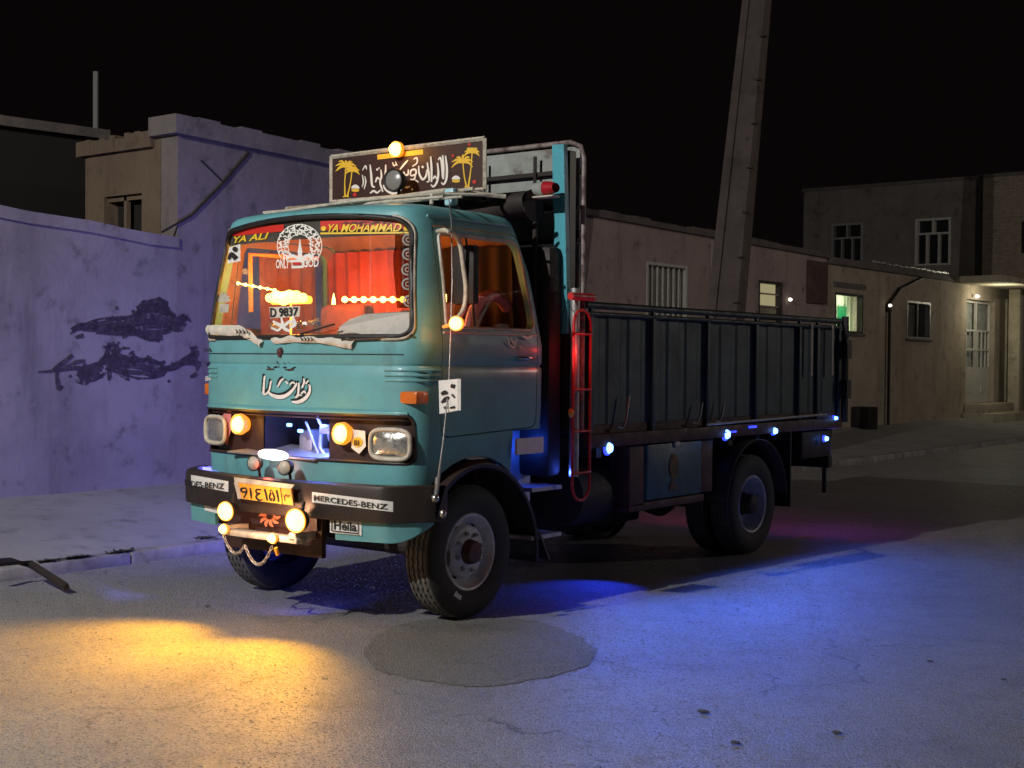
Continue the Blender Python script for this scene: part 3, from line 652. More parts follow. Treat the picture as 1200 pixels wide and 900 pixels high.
# ---------- cab shell: lofted rounded sections, hollowed and cut
def hw(z):   # half width
    return float(np.interp(z, [.98, 1.4, 1.95, 2.4, 2.78, 2.86], [1.085, 1.115, 1.125, 1.075, 1.01, .985]))
def yc(z):   # centre front
    return float(np.interp(z, [.98, 1.5, 1.95, 2.84], [-.775, -.785, -.775, -.675]))
def yr_(z): return float(np.interp(z, [.98, 1.95, 2.5, 2.86], [.84, .83, .74, .62]))
BOW = .15
def fy(x, z): # front surface of the cab
    w = hw(z); return yc(z) + BOW*(x/w)**2 + max(0, min(abs(x), w)-(w-.15))**2*5
def section(z, ins=0, n=10):
    w = hw(z)-ins; y0 = yc(z)+ins; y1 = yr_(z)-ins; rf = .20; rr = .12; pts = []
    yb = lambda x: y0+BOW*(x/(w+ins))**2
    xs = np.linspace(0, w-rf, n)
    front = [(x, yb(x)) for x in xs]
    a = np.array([w-rf, yb(w-rf)]); b = np.array([w, yb(w-rf)+rf*.16]); c = np.array([w-.004, yb(w-rf)+rf*1.25])
    cor = [tuple((1-t)**2*a+2*t*(1-t)*b+t*t*c) for t in np.linspace(0, 1, 9)[1:]]
    side = [(w, y) for y in np.linspace(c[1]+.08, y1-rr, 8)]
    back = [(w-rr+rr*math.sin(t), y1-rr+rr*math.cos(t)) for t in np.linspace(math.pi/2, 0, 5)[1:]]
    half = front+cor+side+back                       # from front centre round to rear
    other = [(-x, y) for x, y in half[::-1] if abs(x) > 1e-6]
    return [(x, y, z) for x, y in half]+[(x, y, z) for x, y in other]
def loft(levels, ins=0):
    mb = MB(); rows = [section(z, ins+e) for z, e in levels]
    # crown of the roof: last rows lifted
    n = len(rows[0])
    for r, (z, e) in zip(rows, levels): mb.add([(x, y, zz) for (x, y, zz) in r], [])
    for i in range(len(rows)-1):
        mb.f += [(i*n+k, i*n+(k+1) % n, (i+1)*n+(k+1) % n, (i+1)*n+k) for k in range(n)]
    mb.f.append(tuple(range(n))); c = len(mb.v); zt = levels[-1][0]
    cen = sum(mb.v[-n:], Vector((0, 0, 0)))/n; mb.v.append(cen+Vector((0, 0, .012)))
    mb.f += [((len(rows)-1)*n+k, (len(rows)-1)*n+(k+1) % n, c) for k in range(n)]
    return mb
zs = [.98, 1.1, 1.3, 1.5, 1.70, 1.78, 1.80, 1.82, 1.93, 1.95, 1.97, 2.1, 2.3, 2.5, 2.7, 2.80, 2.85]
outer = [(z, 0 if abs(z-1.80) > .001 else .012) for z in zs] + [(2.875, .008), (2.898, .03), (2.916, .07), (2.930, .13), (2.941, .24), (2.950, .40), (2.956, .6)]
inner = [(1.05, .04)] + [(z, .045) for z in (1.3, 1.6, 1.95, 2.3, 2.6, 2.82)] + [(2.87, .1), (2.895, .25), (2.905, .5)]
# clamp: sections for z above 2.86 reuse np.interp ends
class Solid:
    def __init__(s, mb): s.me = mb.mesh('solid'); s.o = bpy.data.objects.new('solid', s.me); COL.objects.link(s.o)
def boolean(o, cutters, op):
    for c in cutters:
        md = o.modifiers.new('cut', 'BOOLEAN'); md.operation = op; md.solver = 'EXACT'; md.object = c
        dg = bpy.context.evaluated_depsgraph_get(); me = bpy.data.meshes.new_from_object(o.evaluated_get(dg))
        o.modifiers.clear(); o.data = me
    return o
def temp(mb): return Solid(mb).o
def rpoly(pts, r, n=5):
    """rounded 2D polygon"""
    out = []; N = len(pts)
    for i in range(N):
        p0, p, p1 = [np.array(pts[j % N], float) for j in (i-1, i, i+1)]
        a = p0-p; b = p1-p; rr = r[i] if isinstance(r, (list, tuple)) else r
        A = p+a/np.linalg.norm(a)*rr; B = p+b/np.linalg.norm(b)*rr
        for t in np.linspace(0, 1, n+1): out.append(tuple((1-t)**2*A+2*t*(1-t)*p+t*t*B))
    return out
shell = temp(loft(outer)); core = temp(loft(inner)); boolean(shell, [core], 'DIFFERENCE')
ARCH = [(.6, 2.835), (.3, 2.852), (0, 2.857), (-.3, 2.852), (-.6, 2.835)]
def wspoly(d, n=5): return rpoly([(-1.045-d, 1.995-d), (1.045+d, 1.995-d), (.945+d, 2.80+d)]+[(x, z+d) for x, z in ARCH]+[(-.945-d, 2.80+d)], [.10, .10, .13]+[.06]*5+[.13], n)
WS = wspoly(0)
c_ws = temp(MB().prism([(x, -1.1, z) for x, z in WS], (0, .85, 0)))
GR = rpoly([(-1.055, 1.135), (1.055, 1.135), (1.055, 1.465), (-1.055, 1.465)], .06)
c_gr = temp(MB().prism([(x, -1.1, z) for x, z in GR], (0, .75, 0)))
DW = rpoly([(-.335, 2.075), (.665, 2.075), (.555, 2.71), (-.325, 2.71)], [.03, .09, .10, .05])
c_dw = temp(MB().prism([(-2, y, z) for y, z in DW], (4, 0, 0)))
arch = [(.69*math.cos(t), .47+.69*math.sin(t)) for t in np.linspace(0, 2*math.pi, 40)[:-1]]
c_arch = temp(MB().prism([(-2, y, z) for y, z in arch], (4, 0, 0)))
c_low = temp(MB().box((-2, .42, .5), (2, 2, 1.33)))
boolean(shell, [c_ws, c_gr, c_dw, c_arch, c_low], 'DIFFERENCE')
DO = rpoly([(-.395, 1.30), (.70, 1.34), (.70, 2.03), (.60, 2.775), (-.385, 2.775), (-.395, 2.0)], [.1, .08, .02, .09, .05, .02])
DI = rpoly([(-.387, 1.308), (.692, 1.348), (.692, 2.03), (.592, 2.767), (-.377, 2.767), (-.387, 2.0)], [.1, .08, .02, .09, .05, .02])
doors = []
for sx in (1, -1):
    d = bpy.data.objects.new('door', shell.data.copy()); COL.objects.link(d)
    c1 = temp(MB().prism([(sx*.75, y, z) for y, z in DI], (sx*.8, 0, 0))); boolean(d, [c1], 'INTERSECT')
    doors.append((d, c1, temp(MB().prism([(sx*.75, y, z) for y, z in DO], (sx*.8, 0, 0)))))
for d, c1, c2 in doors: boolean(shell, [c2], 'DIFFERENCE')
def inside(q, d=.030):
    P = section(q.z, d); c = False; n = len(P)
    for i in range(n):
        (x1, y1, _), (x2, y2, _) = P[i], P[i-1]
        if (y1 > q.y) != (y2 > q.y) and q.x < (x2-x1)*(q.y-y1)/(y2-y1)+x1: c = not c
    return c
def finish(o, name, m, parent, ang=38):
    o.name = name; me = o.data; me.name = name; me.materials.clear(); me.materials.append(m)
    bm = bmesh.new(); bm.from_mesh(me); bmesh.ops.remove_doubles(bm, verts=bm.verts, dist=.0004); bm.to_mesh(me); bm.free()
    me.materials.append(M['cabin'])
    c = Vector((0, .08, 2.0))
    for p in me.polygons:                        # lining on the faces that look into the cabin
        q = p.center
        if 1.5 < q.z < 2.90 and inside(q): p.material_index = 1
        elif q.z >= 2.86 and p.normal.z < 0: p.material_index = 1
    me.shade_smooth(); me.set_sharp_from_angle(angle=R(ang)); o.parent = parent
    return o
cab = finish(shell, 'cab', M['teal'], T)
for d, c1, c2 in doors: finish(d, 'door', M['teal'], T)
near_door, far_door = doors[0][0], doors[1][0]
for o in [c_ws, c_gr, c_dw, c_arch, c_low, core]+[q for d in doors for q in d[1:]]: bpy.data.objects.remove(o)

def front_tube(poly, r, m, name, parent, inset=0, ylift=0, seg=6):
    mb = MB(); pts = [(x, fy(x, z)-ylift, z) for x, z in poly]; pts.append(pts[0]); mb.tube(pts, r, seg, False); return mb.build(name, m, parent, 60)
# windscreen glass + trims
def ws_edge(z): return np.interp(z, [1.99, 2.79], [1.05, .95])
mb = MB(); mb.grid(lambda a, b: ((a*2-1)*(ws_edge(1.985+b*.865)), fy((a*2-1)*ws_edge(1.985+b*.865), 1.985+b*.865)+.022, 1.985+b*.865), 30, 6)
wsg = mb.build('windscreen', M['screen'], T, 60)
WSf = wspoly(0, 8)
def dense(poly, m=6):
    out = []
    for i in range(len(poly)):
        a, b = np.array(poly[i]), np.array(poly[(i+1) % len(poly)]); k = max(1, int(np.linalg.norm(b-a)/.06))
        out += [tuple(a+(b-a)*t/k) for t in range(k)]
    return out
front_tube(dense(WSf), .020, M['gasket'], 'rubber_seal', wsg, ylift=.002)
tr = dense(wspoly(.015, 8))
mb = MB(); seq = [p for p in tr if (p[0] > .90) or (p[0] < -.95 and p[1] < 2.75)]
right = [p for p in tr if p[0] > .8]; mb.tube([(x, fy(x, z)-.010, z) for x, z in sorted(right, key=lambda p: math.atan2(p[1]-2.4, p[0]-.2))], .011, 6)
left = [p for p in tr if p[0] < -.85]; mb.tube([(x, fy(x, z)-.010, z) for x, z in sorted(left, key=lambda p: math.atan2(p[1]-2.4, -p[0]-.2))], .010, 6)
mb.build('seal_trim', M['trim'], wsg, 60)
# dark sunshade band along the top of the screen, inside the glass
def wsmap(px, py, e): p = onf(lambda x, z: fy(x, z)+.022, px, py); p.y -= e; return p
def wsin(x, z, e=0): return Vector((x, fy(x, z)+.030-e, z))
mb = MB(); mb.grid(lambda a, b: wsin((a*2-1)*ws_edge(2.70+b*.15)*.995, 2.70+b*.15), 24, 2); mb.build('shade_band', M['void'], wsg, 60)
GS = lambda x, z: fy(x, z)+.022
# red strips with lettering
def quadfill(mb, px, mapper, e=.003, n=8):
    (a, b, c, d) = px
    def fn(u, v):
        x = (a[0]*(1-u)+b[0]*u)*(1-v)+(d[0]*(1-u)+c[0]*u)*v; y = (a[1]*(1-u)+b[1]*u)*(1-v)+(d[1]*(1-u)+c[1]*u)*v
        return mapper(x, y, e)
    mb.grid(fn, n, 2)
mb = MB(); quadfill(mb, [(376, 259), (484, 257), (484, 268), (376, 270)], wsmap); st = mb.build('banner', M['decalred'], wsg, None)
mb = MB(); lettering(mb, 'YA MOHAMMAD', [wsmap(386, 263, 0), wsmap(472, 262, 0), wsmap(472, 271.5, 0), wsmap(386, 272.5, 0)], .010, .02, .4, surf=GS); quadfill(mb, [(376, 272.6), (481, 271.6), (481, 273.6), (376, 274.6)], wsmap, .004)
disc(mb, 380.5, 268, 3, lambda u, v, e: wsmap(u, v, e+.004)); disc(mb, 477, 268, 3, lambda u, v, e: wsmap(u, v, e+.004)); mb.build('lettering', M['decalyellow'], st, None)
mb = MB(); lettering(mb, 'يامحمد'[::-1].replace('ي', '\ufef3').replace('ا', '\ufe8e').replace('م', '\ufee3', 1), [wsmap(400, 258.5, 0), wsmap(460, 257.5, 0), wsmap(460, 263.5, 0), wsmap(400, 264.5, 0)], .012, .02, surf=GS); mb.build('lettering', M['decalblack'], st, None)
mb = MB(); quadfill(mb, [(274, 268), (333, 263), (333, 271), (272, 277)], wsmap); st = mb.build('banner', M['decalred'], wsg, None)
mb = MB(); lettering(mb, 'YA ALI', [wsmap(275, 277.5, 0), wsmap(316, 272.5, 0), wsmap(316, 280, 0), wsmap(275, 285, 0)], .008, .02, .3, surf=GS); mb.build('lettering', M['decalyellow'], st, None)
# wreath decal with lettering
mb = MB(); W = lambda *a: ribbon(mb, a, wsmap, 4)
cx, cyy = 351.5, 288
for t in np.linspace(-.25*math.pi, 1.25*math.pi, 30):
    for q in (15.5, 19.5, 23.5):
        r = q+random.uniform(-1.5, 1.5); x = cx+r*.98*math.cos(t); y = cyy-r*1.02*math.sin(t); a = random.uniform(0, 6.3)
        W((x-2.2*math.cos(a), y-2.2*math.sin(a), 1.0), (x+1.3*math.sin(a), y-1.3*math.cos(a), 1.8), (x+2.4*math.cos(a), y+2.4*math.sin(a), 1.0))
W(*[(cx+26*math.cos(t), cyy-25*math.sin(t), 1.0) for t in np.linspace(-.2*math.pi, 1.2*math.pi, 20)])
W(*[(cx+13.5*math.cos(t), cyy-13.5*math.sin(t), .8) for t in np.linspace(-.15*math.pi, 1.15*math.pi, 20)])
W((352, 280, .6), (352, 290, 3.5), (352, 296, 6)); W((352, 295, 5), (352, 304, 5)); W((336, 302, 3), (344, 300, 4), (352, 304, 3), (360, 300, 4), (368, 302, 3)); W((339, 306, 3), (365, 306, 3))
lettering(mb, 'ONLY', [wsmap(325, 304, 0), wsmap(341, 303.5, 0), wsmap(341, 314.5, 0), wsmap(325, 315, 0)], .013, .03, .1, surf=GS); lettering(mb, 'GOD', [wsmap(357, 303, 0), wsmap(375, 302.5, 0), wsmap(375, 313, 0), wsmap(357, 313.5, 0)], .013, .03, .1, surf=GS)
quadfill(mb, [(342, 307), (356, 306.5), (356, 314), (342, 314.5)], wsmap, .002, 2); dec = mb.build('wreath_decal', M['white'], wsg, None)
mb = MB(); quadfill(mb, [(344, 307.5), (354, 307.3), (354, 310.5), (344, 310.8)], wsmap, .0125, 2); mb.build('flash', M['decalred'], dec, None)
# column of round stickers at the right edge, small flower at the left
mb = MB()
def strip(u, v):
    t = v; xl = 461+6*math.sin(t*2.6)*0+[0, 0][0]+ (2 if t < .2 else 0) + 8*max(0, t-.45); return wsmap(xl+(486-xl)*u, 275+t*86, .001)
mb.grid(strip, 3, 12); sk = mb.build('sticker_strip', M['glass_dark'], wsg, None)
for (x, y) in ((479, 281), (479, 298), (478, 316), (478.5, 333), (480.5, 353)):
    mb = MB()
    ribbon(mb, [(x+6.3*math.cos(t), y+6.0*math.sin(t), 2.0) for t in np.linspace(0, 6.28, 14)], wsmap, 2); ribbon(mb, [(x+2.5*math.cos(t), y+2.4*math.sin(t), 1.6) for t in np.linspace(0, 6.28, 9)], wsmap, 2)
    ribbon(mb, [(x-5, y-5, 1.2), (x, y-7, 1.2), (x+5, y-4, 1.2)], wsmap, 2); mb.build('medallion', M['greyboard'], sk, None)
mb = MB()
for k in range(7):
    a = math.pi*(k/6); ribbon(mb, [(263, 354, 1.5), (263+6*math.cos(a), 352-7*math.sin(a), 2.8), (263+8*math.cos(a), 351-9*math.sin(a), .8)], wsmap, 3)
quadfill(mb, [(257, 356), (269, 356), (268, 366), (258, 367)], wsmap, .003, 2); mb.build('flower_decal', M['trim'], wsg, None)
mb = MB(); quadfill(mb, [(269, 290), (282, 286), (282, 306), (267, 309)], wsmap, .003, 2); fd = mb.build('label_decal', M['white'], wsg, None)
mb = MB(); ribbon(mb, [(269, 304, 2), (273, 298, 5), (278, 303, 6)], lambda a, b, e: wsmap(a, b, e+.008)); disc(mb, 277, 292, 3, lambda a, b, e: wsmap(a, b, e+.008)); mb.build('print', M['chassis'], fd, None)
# D 9837 card behind the glass
mb = MB(); quadfill(mb, [(316, 360), (352, 359), (351, 371), (317, 373)], wsmap, .002, 3); cdp = mb.build('number_card', M['cloth'], wsg, None)
mb = MB(); lettering(mb, 'D 9837', [wsmap(317.5, 361, 0), wsmap(350.5, 360, 0), wsmap(350, 370, 0), wsmap(318, 372, 0)], .010, .02, surf=GS); mb.build('lettering', M['decalblack'], cdp, None)
mb = MB()
for st_ in ([(320, 376, 2), (326, 380, 4), (334, 381, 3), (340, 377, 4), (348, 380, 3)], [(330, 372, 2), (333, 384, 4), (340, 388, 3)], [(343, 370, 2), (346, 380, 4), (340, 384, 3)], [(318, 384, 2), (326, 387, 3), (331, 382, 2)]): ribbon(mb, st_, wsmap, 4)
mb.build('script_decal', M['white'], wsg, None)

# ---------- cabin interior
mb = MB(); mb.grid(lambda a, b: (-.97+a*.90, .62-.05*(b)+.018*math.sin(a*40), 1.6+b*1.12), 90, 4); mb.build('rear_curtain', M['curtain'], T, 60)
mb = MB(); mb.grid(lambda a, b: (-.04+a*.99, .64-.06*b+.014*math.sin(a*34), 1.6+b*1.1), 80, 4); mb.build('dark_backing', mat('cabin_shade_brown', (.035, .016, .012), .9), T, 60)  # dark sheet added so the near side of the cabin reads as shade
mb = MB(); mb.grid(lambda a, b: (-.975+.012*math.sin(a*30)-.03*b, -.16+a*.62, 2.02+b*.66), 60, 2); mb.build('door_curtain', M['seat'], T, 60)
mb = MB(); mb.box((-1.04, -.60, 1.55), (1.04, .7, 1.60)); mb.build('cabin_floor', M['dash'], T, None)
mb = MB(); mb.box((-1.03, -.62, 1.80), (1.03, -.28, 1.97), .05); mb.lathe([(.0, .30), (.20, .30), (.24, .28), (.25, .0)], (.50, -.45, 1.74), (0, 0, 1), 24); mb.build('dashboard', M['dash'], T)
def hump(u, v, e): return wsmap(u, v, e)
mb = MB()
for sx in (-1, 1):
    mb2 = MB(); mb2.box((sx*.5-.26, .25, 1.6), (sx*.5+.26, .40, 2.28), .06); mb2.box((sx*.5-.26, -.12, 1.62), (sx*.5+.26, .30, 1.78), .05); se = mb2.build('seat', M['seat'], T)
sw = MB(); sw.tube([(.50+.22*math.cos(t), -.22+.16*math.sin(t), 2.05+.14*math.sin(t)) for t in np.linspace(0, 2*math.pi, 29)], .014, 8, False); sw.tube([(.5, -.30, 1.85), (.5, -.22, 2.05)], .02); sw.tube([(.29, -.22, 2.05), (.71, -.22, 2.05)], .012); sw.build('steering_wheel', M['black'], T, 60)
# far door frame, lamplight on it put into its orange colour, and bulb strings
fr = MB()
fr.tube([on(0, -.95, 294, 366), on(0, -.95, 293, 298), on(0, -.95, 330, 300), on(0, -.95, 372, 303)], .02, 6)
fr.build('cabin_frame', M['plate'], T)
def bulbs(name, A, B, n, m, r, parent=T):
    mb = MB(); A = Vector(A); B = Vector(B)
    for k in range(n):
        p = A.lerp(B, k/(n-1)); mb.lathe([(0, r), (r*.7, r*.7), (r, 0), (r*.7, -r*.7), (0, -r)], p, (0, 0, 1), 10)
    mb.tube([A, B], r*.35, 6); return mb.build(name, m, parent, 60)
def q(y, px, py): return on(1, y, px, py)
bulbs('bulb_string', q(.45, 404, 351), q(.45, 472, 351), 7, M['amber_led'], .027)
bulbs('bulb_string', on(0, -.93, 279, 332), on(0, -.90, 322, 340), 6, M['amber_mid'], .014)
mb = MB(); a = q(-.42, 316, 349); b = q(-.42, 355, 348)
for k, t in enumerate((0, .2, .42, .6, .8, 1)):
    rr = (.034, .048, .052, .05, .047, .036)[k]; mb.lathe([(rr*math.sin(x), rr*math.cos(x)) for x in np.linspace(.01, 3.13, 9)], a.lerp(b, t)+Vector((0, 0, .008*math.sin(k*2.3))), (.2, .1, 1), 14)
bl = mb.build('cabin_lamp', M['amber_hot'], T, 60)
mb = MB(); mb.tube([a+Vector((-.02, .05, -.02)), b+Vector((.02, .05, -.02))], .03, 12); mb.tube([(a+b)/2+Vector((0, .05, -.02)), (a+b)/2+Vector((0, .05, -.4))], .008); mb.build('lamp_holder', M['amber'], bl, 60)
mb = MB()
for k in range(16):
    x = 318+k*3.6; p = q(-.5, x+random.uniform(-2, 2), 383+random.uniform(-5, 5)); r_ = random.uniform(.01, .03)
    mb.tube([p, p+Vector((random.uniform(-.08, .08), .02, random.uniform(-.01, .05)))], [r_, .004], 5)
mb.build('dash_tinsel', M['chrome'], T)
p = q(.35, 391, 356); mb = MB(); mb.lathe([(.0, -.08), (.022, -.06), (.012, .04), (0, .09)], p, (0, 0, 1), 10); mb.build('side_bulb', M['amber_mid'], T, 60)
p = q(.1, 519, 350); mb = MB(); mb.lathe([(.0, -.07), (.028, -.02), (.028, .03), (0, .05)], p, (0, 0, 1), 10); mb.build('side_bulb', M['amber_mid'], T, 60)
mb = MB(); mb.tube([(.9, .02+.0*t, 1.6+t) for t in (0, .5)], .01)
lamp('cabin_glow', 'POINT', (-.38, .05, 2.45), (1, .25, .03), 34, T, .12); lamp('cabin_glow', 'POINT', (-.30, .40, 2.2), (1, .33, .05), 9, T, .05); lamp('cabin_glow', 'POINT', ((a+b)/2+Vector((0, -.06, .06))), (1, .42, .06), 38, T, .05)
mb = MB(); mb.tube([(.92, .40+.26*math.cos(t), 2.02+.30*math.sin(t)) for t in np.linspace(.25*math.pi, math.pi, 14)], .045, 8); mb.build('seat_hoop', M['pinkrim'], T, 60)
# white heap of cloth along the base of the windscreen
cl = MB()
def cloth(pts_top, pts_bot):
    n = len(pts_top)
    def fn(u, v):
        i = u*(n-1); k = min(int(i), n-2); t = i-k
        a = np.array(pts_top[k])*(1-t)+np.array(pts_top[k+1])*t; b = np.array(pts_bot[k])*(1-t)+np.array(pts_bot[k+1])*t
        pq = a*(1-v)+b*v; p = onf(lambda x, z: fy(x, z)-.014, pq[0], pq[1]); p.y -= .014*math.sin(v*3.14)+.006*math.sin(u*31+v*4); return p
    cl.grid(fn, 48, 8)
cloth([(243, 381), (258, 381), (280, 381), (293, 388), (308, 400)], [(243, 392), (262, 393), (285, 395), (300, 403), (305, 407)])
cloth([(318, 396), (340, 393), (370, 394), (400, 396), (418, 396)], [(322, 403), (345, 401), (375, 402), (405, 408), (412, 409)])
clo = cl.build('windscreen_cloth', M['cloth'], None, 60, onf(fy, 340, 400)); tag(clo, 'crumpled white cloth strip tucked along the base of the windscreen', 'cloth')
mb = MB()
for (x, y) in ((276, 388), (352, 397)):
    for k in range(4): ribbon(mb, [(x+k*4, y-2, 1), (x+k*4+2, y+1, 1.6), (x+k*4+1, y+3, 1)], lambda u, v, e: onf(lambda a, b: fy(a, b)-.040-e, u, v), 3)
mb.build('print', M['decalblack'], clo, None)
# pale dash cover at the lower right of the screen
mb = MB()
pts = [(393, 394), (398, 383), (410, 374), (428, 368), (450, 366), (486, 365), (487, 395), (440, 397)]
c = wsmap(445, 384, 0)
mb.add([onf(lambda x, z: fy(x, z)+.055, *p) for p in pts], [tuple(range(len(pts)))]); mb.build('dash_cover', M['white'], T, None)
# wipers
mb = MB(); mb.tube([onf(lambda x, z: fy(x, z)-.03, *p) for p in ((352, 392), (372, 386), (392, 380))], .007, 5); mb.tube([onf(lambda x, z: fy(x, z)-.03, *p) for p in ((400, 398), (440, 396), (484, 393))], .008, 5); mb.build('wiper', M['black'], wsg)

# ---------- writing and trims on the front
def fmap(px, py, e): p = onf(fy, px, py); p.y -= e; return p
def zmap(ox, oy, sx, sy, fn): return lambda u, v, e: fn(ox+u*sx, oy+v*sy, e)
zm = zmap(290, 400, 100/1125, 80/900, fmap)
def script(mb, sh):
    K = lambda *a: ribbon(mb, [(u+sh[0], v+sh[1], w) for u, v, w in a], zm, 6)
    K((240, 455, 24), (230, 560, 26), (222, 690, 30)); K((222, 705, 20), (262, 690, 26), (300, 640, 24), (320, 540, 22), (322, 520, 12))
    K((285, 665, 20), (340, 710, 40), (430, 735, 52), (520, 715, 48), (600, 650, 36), (655, 570, 26), (660, 545, 12)); K((490, 490, 14), (450, 525, 28), (412, 600, 16)); K((515, 520, 16), (545, 560, 26)); K((570, 570, 14), (610, 540, 22), (640, 560, 14))
    K((690, 545, 20), (688, 600, 26), (680, 690, 24), (645, 745, 18)); K((600, 795, 16), (680, 800, 44), (770, 755, 46), (830, 670, 34), (835, 590, 26), (815, 570, 10)); K((755, 490, 18), (760, 540, 26), (735, 610, 22)); K((820, 515, 16), (780, 560, 24)); K((720, 690, 16), (760, 660, 26), (785, 690, 14)); K((650, 745, 18), (700, 705, 22), (730, 720, 12))
mb = MB(); script(mb, (-22, -28)); mb.build('bonnet_script', M['decalblack'], T, None)
mb = MB(); _off[0] = 0; zm_ = zm; zm = zmap(290, 400, 100/1125, 80/900, lambda a, b, e: fmap(a, b, e+.006)); script(mb, (0, 0)); mb.build('bonnet_script', M['white'], T, None); zm = zm_
mb = MB(); K = lambda *a: ribbon(mb, a, zm, 4)
K((260, 330, 10), (290, 345, 22), (300, 352, 8)); K((350, 350, 14), (385, 335, 22), (400, 345, 10)); K((410, 340, 8), (430, 330, 14)); K((470, 335, 12), (495, 345, 18), (520, 335, 10)); K((580, 355, 8), (610, 350, 18), (640, 335, 8)); K((400, 260, 8), (402, 295, 14)); K((480, 290, 8), (495, 275, 10)); K((545, 285, 7), (560, 275, 8)); mb.build('nameplate', M['decalblack'], T, None)
mb = MB(); K((255, 368, 12), (330, 366, 20), (360, 372, 8)); K((500, 372, 10), (560, 374, 24), (620, 372, 14)); mb.build('nameplate_shadow', M['redbrown'], T, None)
mb = MB(); p = fmap(329, 412, 0); mb.lathe([(.0, .03), (.022, .02), (.03, 0)], p, (0, -1, 0), 14); mb.box(p+Vector((-.014, -.02, -.04)), p+Vector((.014, 0, -.01)), .005); mb.build('screen_washer', M['hub'], T)
# pressed ribs on the shoulders, seam under the belt
for zz in (1.70, 1.735, 1.77):
    for sx in (1, -1):
        mb = MB(); mb.tube([(sx*x, fy(x, zz)-.002-(0 if x < 1.0 else .0), zz) for x in np.linspace(.86, 1.04, 8)]+[(sx*hw(zz)*.995, fy(1.04, zz)+.06, zz), (sx*(hw(zz)+.003), fy(1.04, zz)+.16, zz), (sx*(hw(zz)+.002), fy(1.04, zz)+.22, zz)], .009, 6); mb.build('pressed_rib', M['teal'], T, 60)
mb = MB(); mb.tube([(x, fy(x, 1.875)-.001, 1.875) for x in np.linspace(-1.0, 1.0, 40)], .004, 5); mb.build('panel_seam', M['chassis'], T, 60)
mb = MB(); mb.tube([(x, fy(x, 1.475)-.004, 1.475) for x in np.linspace(-1.03, 1.03, 40)], .012, 6); mb.build('grille_lip', M['teal'], T, 60)
# left badge, small marks
mb = MB(); [ribbon(mb, [(240+k*3, 408, 1.2), (242+k*3, 412, 2)], fmap, 2) for k in range(3)]; mb.build('badge', M['chassis'], T, None)
mb = MB(); [ribbon(mb, [(241, 442+k*2, 1.2), (248, 440+k*2, 2)], fmap, 2) for k in range(3)]; mb.build('badge', M['white'], T, None)
# side indicators on the front corners
for (px, py, sx) in ((484, 466, 1), (226, 455, -1)):
    y0 = -.60 if sx > 0 else -.56
    p = onf(lambda x, z: fy(x, z), px, py) if sx > 0 else Vector((-1.13, -.48, on(1, -.48, px, py).z))
    mb = MB()
    if sx > 0: mb.box(p+Vector((-.10, -.05, -.042)), p+Vector((.075, .08, .042)), .015)
    else: mb.box(p+Vector((-.085, -.05, -.045)), p+Vector((.0, .07, .045)), .012)
    ind = mb.build('indicator', M['amberlens'], T)
    mb = MB()
    if sx > 0: mb.box(p+Vector((-.125, -.04, -.05)), p+Vector((-.102, .06, .05)), .006)
    else: mb.box(p+Vector((.001, -.055, -.05)), p+Vector((.06, .07, .05)), .006)
    mb.build('housing', M['chassis'], ind)

# ---------- grille bay
gy = lambda x, z: fy(x, z)+.07
for sx in (-1, 1):
    mb = MB(); mb.grid(lambda a, b: (sx*(.34+a*.73), gy(.34+a*.73, 1.3), 1.125+b*.35), 12, 2); mb.build('grille_panel', M['grille'], T, 60)
mb = MB(); mb.box((-.36, -.66, 1.12), (.36, -.30, 1.135)); mb.box((-.36, -.30, 1.12), (.36, -.28, 1.48)); mb.box((-.37, -.68, 1.13), (-.345, -.28, 1.48)); mb.box((.345, -.68, 1.13), (.37, -.28, 1.48)); mb.box((-.36, -.68, 1.468), (.36, -.28, 1.485)); mb.build('engine_bay', M['chassis'], T, None)
# slats at the top of the grille
mb = MB()
for z in (1.452, 1.43): mb.tube([(x, fy(x, z)+.03, z) for x in np.linspace(-1.04, 1.04, 30)], .008, 5)
mb.build('grille_bar', M['grille'], T, 60)
front_tube(dense(rpoly([(-1.055, 1.135), (1.055, 1.135), (1.055, 1.465), (-1.055, 1.465)], .06, 6)), .013, M['bumper'], 'grille_surround', T, ylift=.0)
mb = MB(); mb.prism([(-.62, -.80, 1.142), (.30, -.80, 1.128), (.34, -.42, 1.16), (-.40, -.42, 1.19)], (0, 0, .012)); mb.build('bay_shelf', M['galv'], T, None)
# engine parts under blue light
mb = MB(); mb.box((-.16, -.52, 1.14), (-.02, -.34, 1.32), .02); mb.lathe([(.10, 0), (.10, .05), (.04, .05), (.04, .09), (0, .09)], (.12, -.36, 1.30), (0, -1, 0), 20); mb.tube([(.02, -.5, 1.42), (.08, -.52, 1.36), (.10, -.55, 1.2), (.16, -.55, 1.14)], .014); mb.tube([(.30, -.55, 1.4), (.22, -.55, 1.25), (.28, -.55, 1.14)], .012); mb.tube([(-.05, -.55, 1.38), (.03, -.56, 1.26), (.1, -.57, 1.16)], .010); mb.box((.10, -.56, 1.30), (.22, -.50, 1.37), .01); mb.box((.25, -.5, 1.15), (.32, -.36, 1.40), .02); mb.build('engine', M['galv'], T)
for (x, y) in ((339, 498), (352, 505)):
    p = on(1, -.60, x, y); mb = MB(); mb.box(p-Vector((.022, .01, .012)), p+Vector((.022, .01, .012)), .006); mb.build('blue_lamp', M['blue_led'], T)
lamp('blue_bay_light', 'POINT', (.06, -.60, 1.41), (.12, .22, 1), 9, T, .02); lamp('blue_bay_light', 'POINT', (.22, -.58, 1.25), (.12, .2, 1), 5, T, .02)
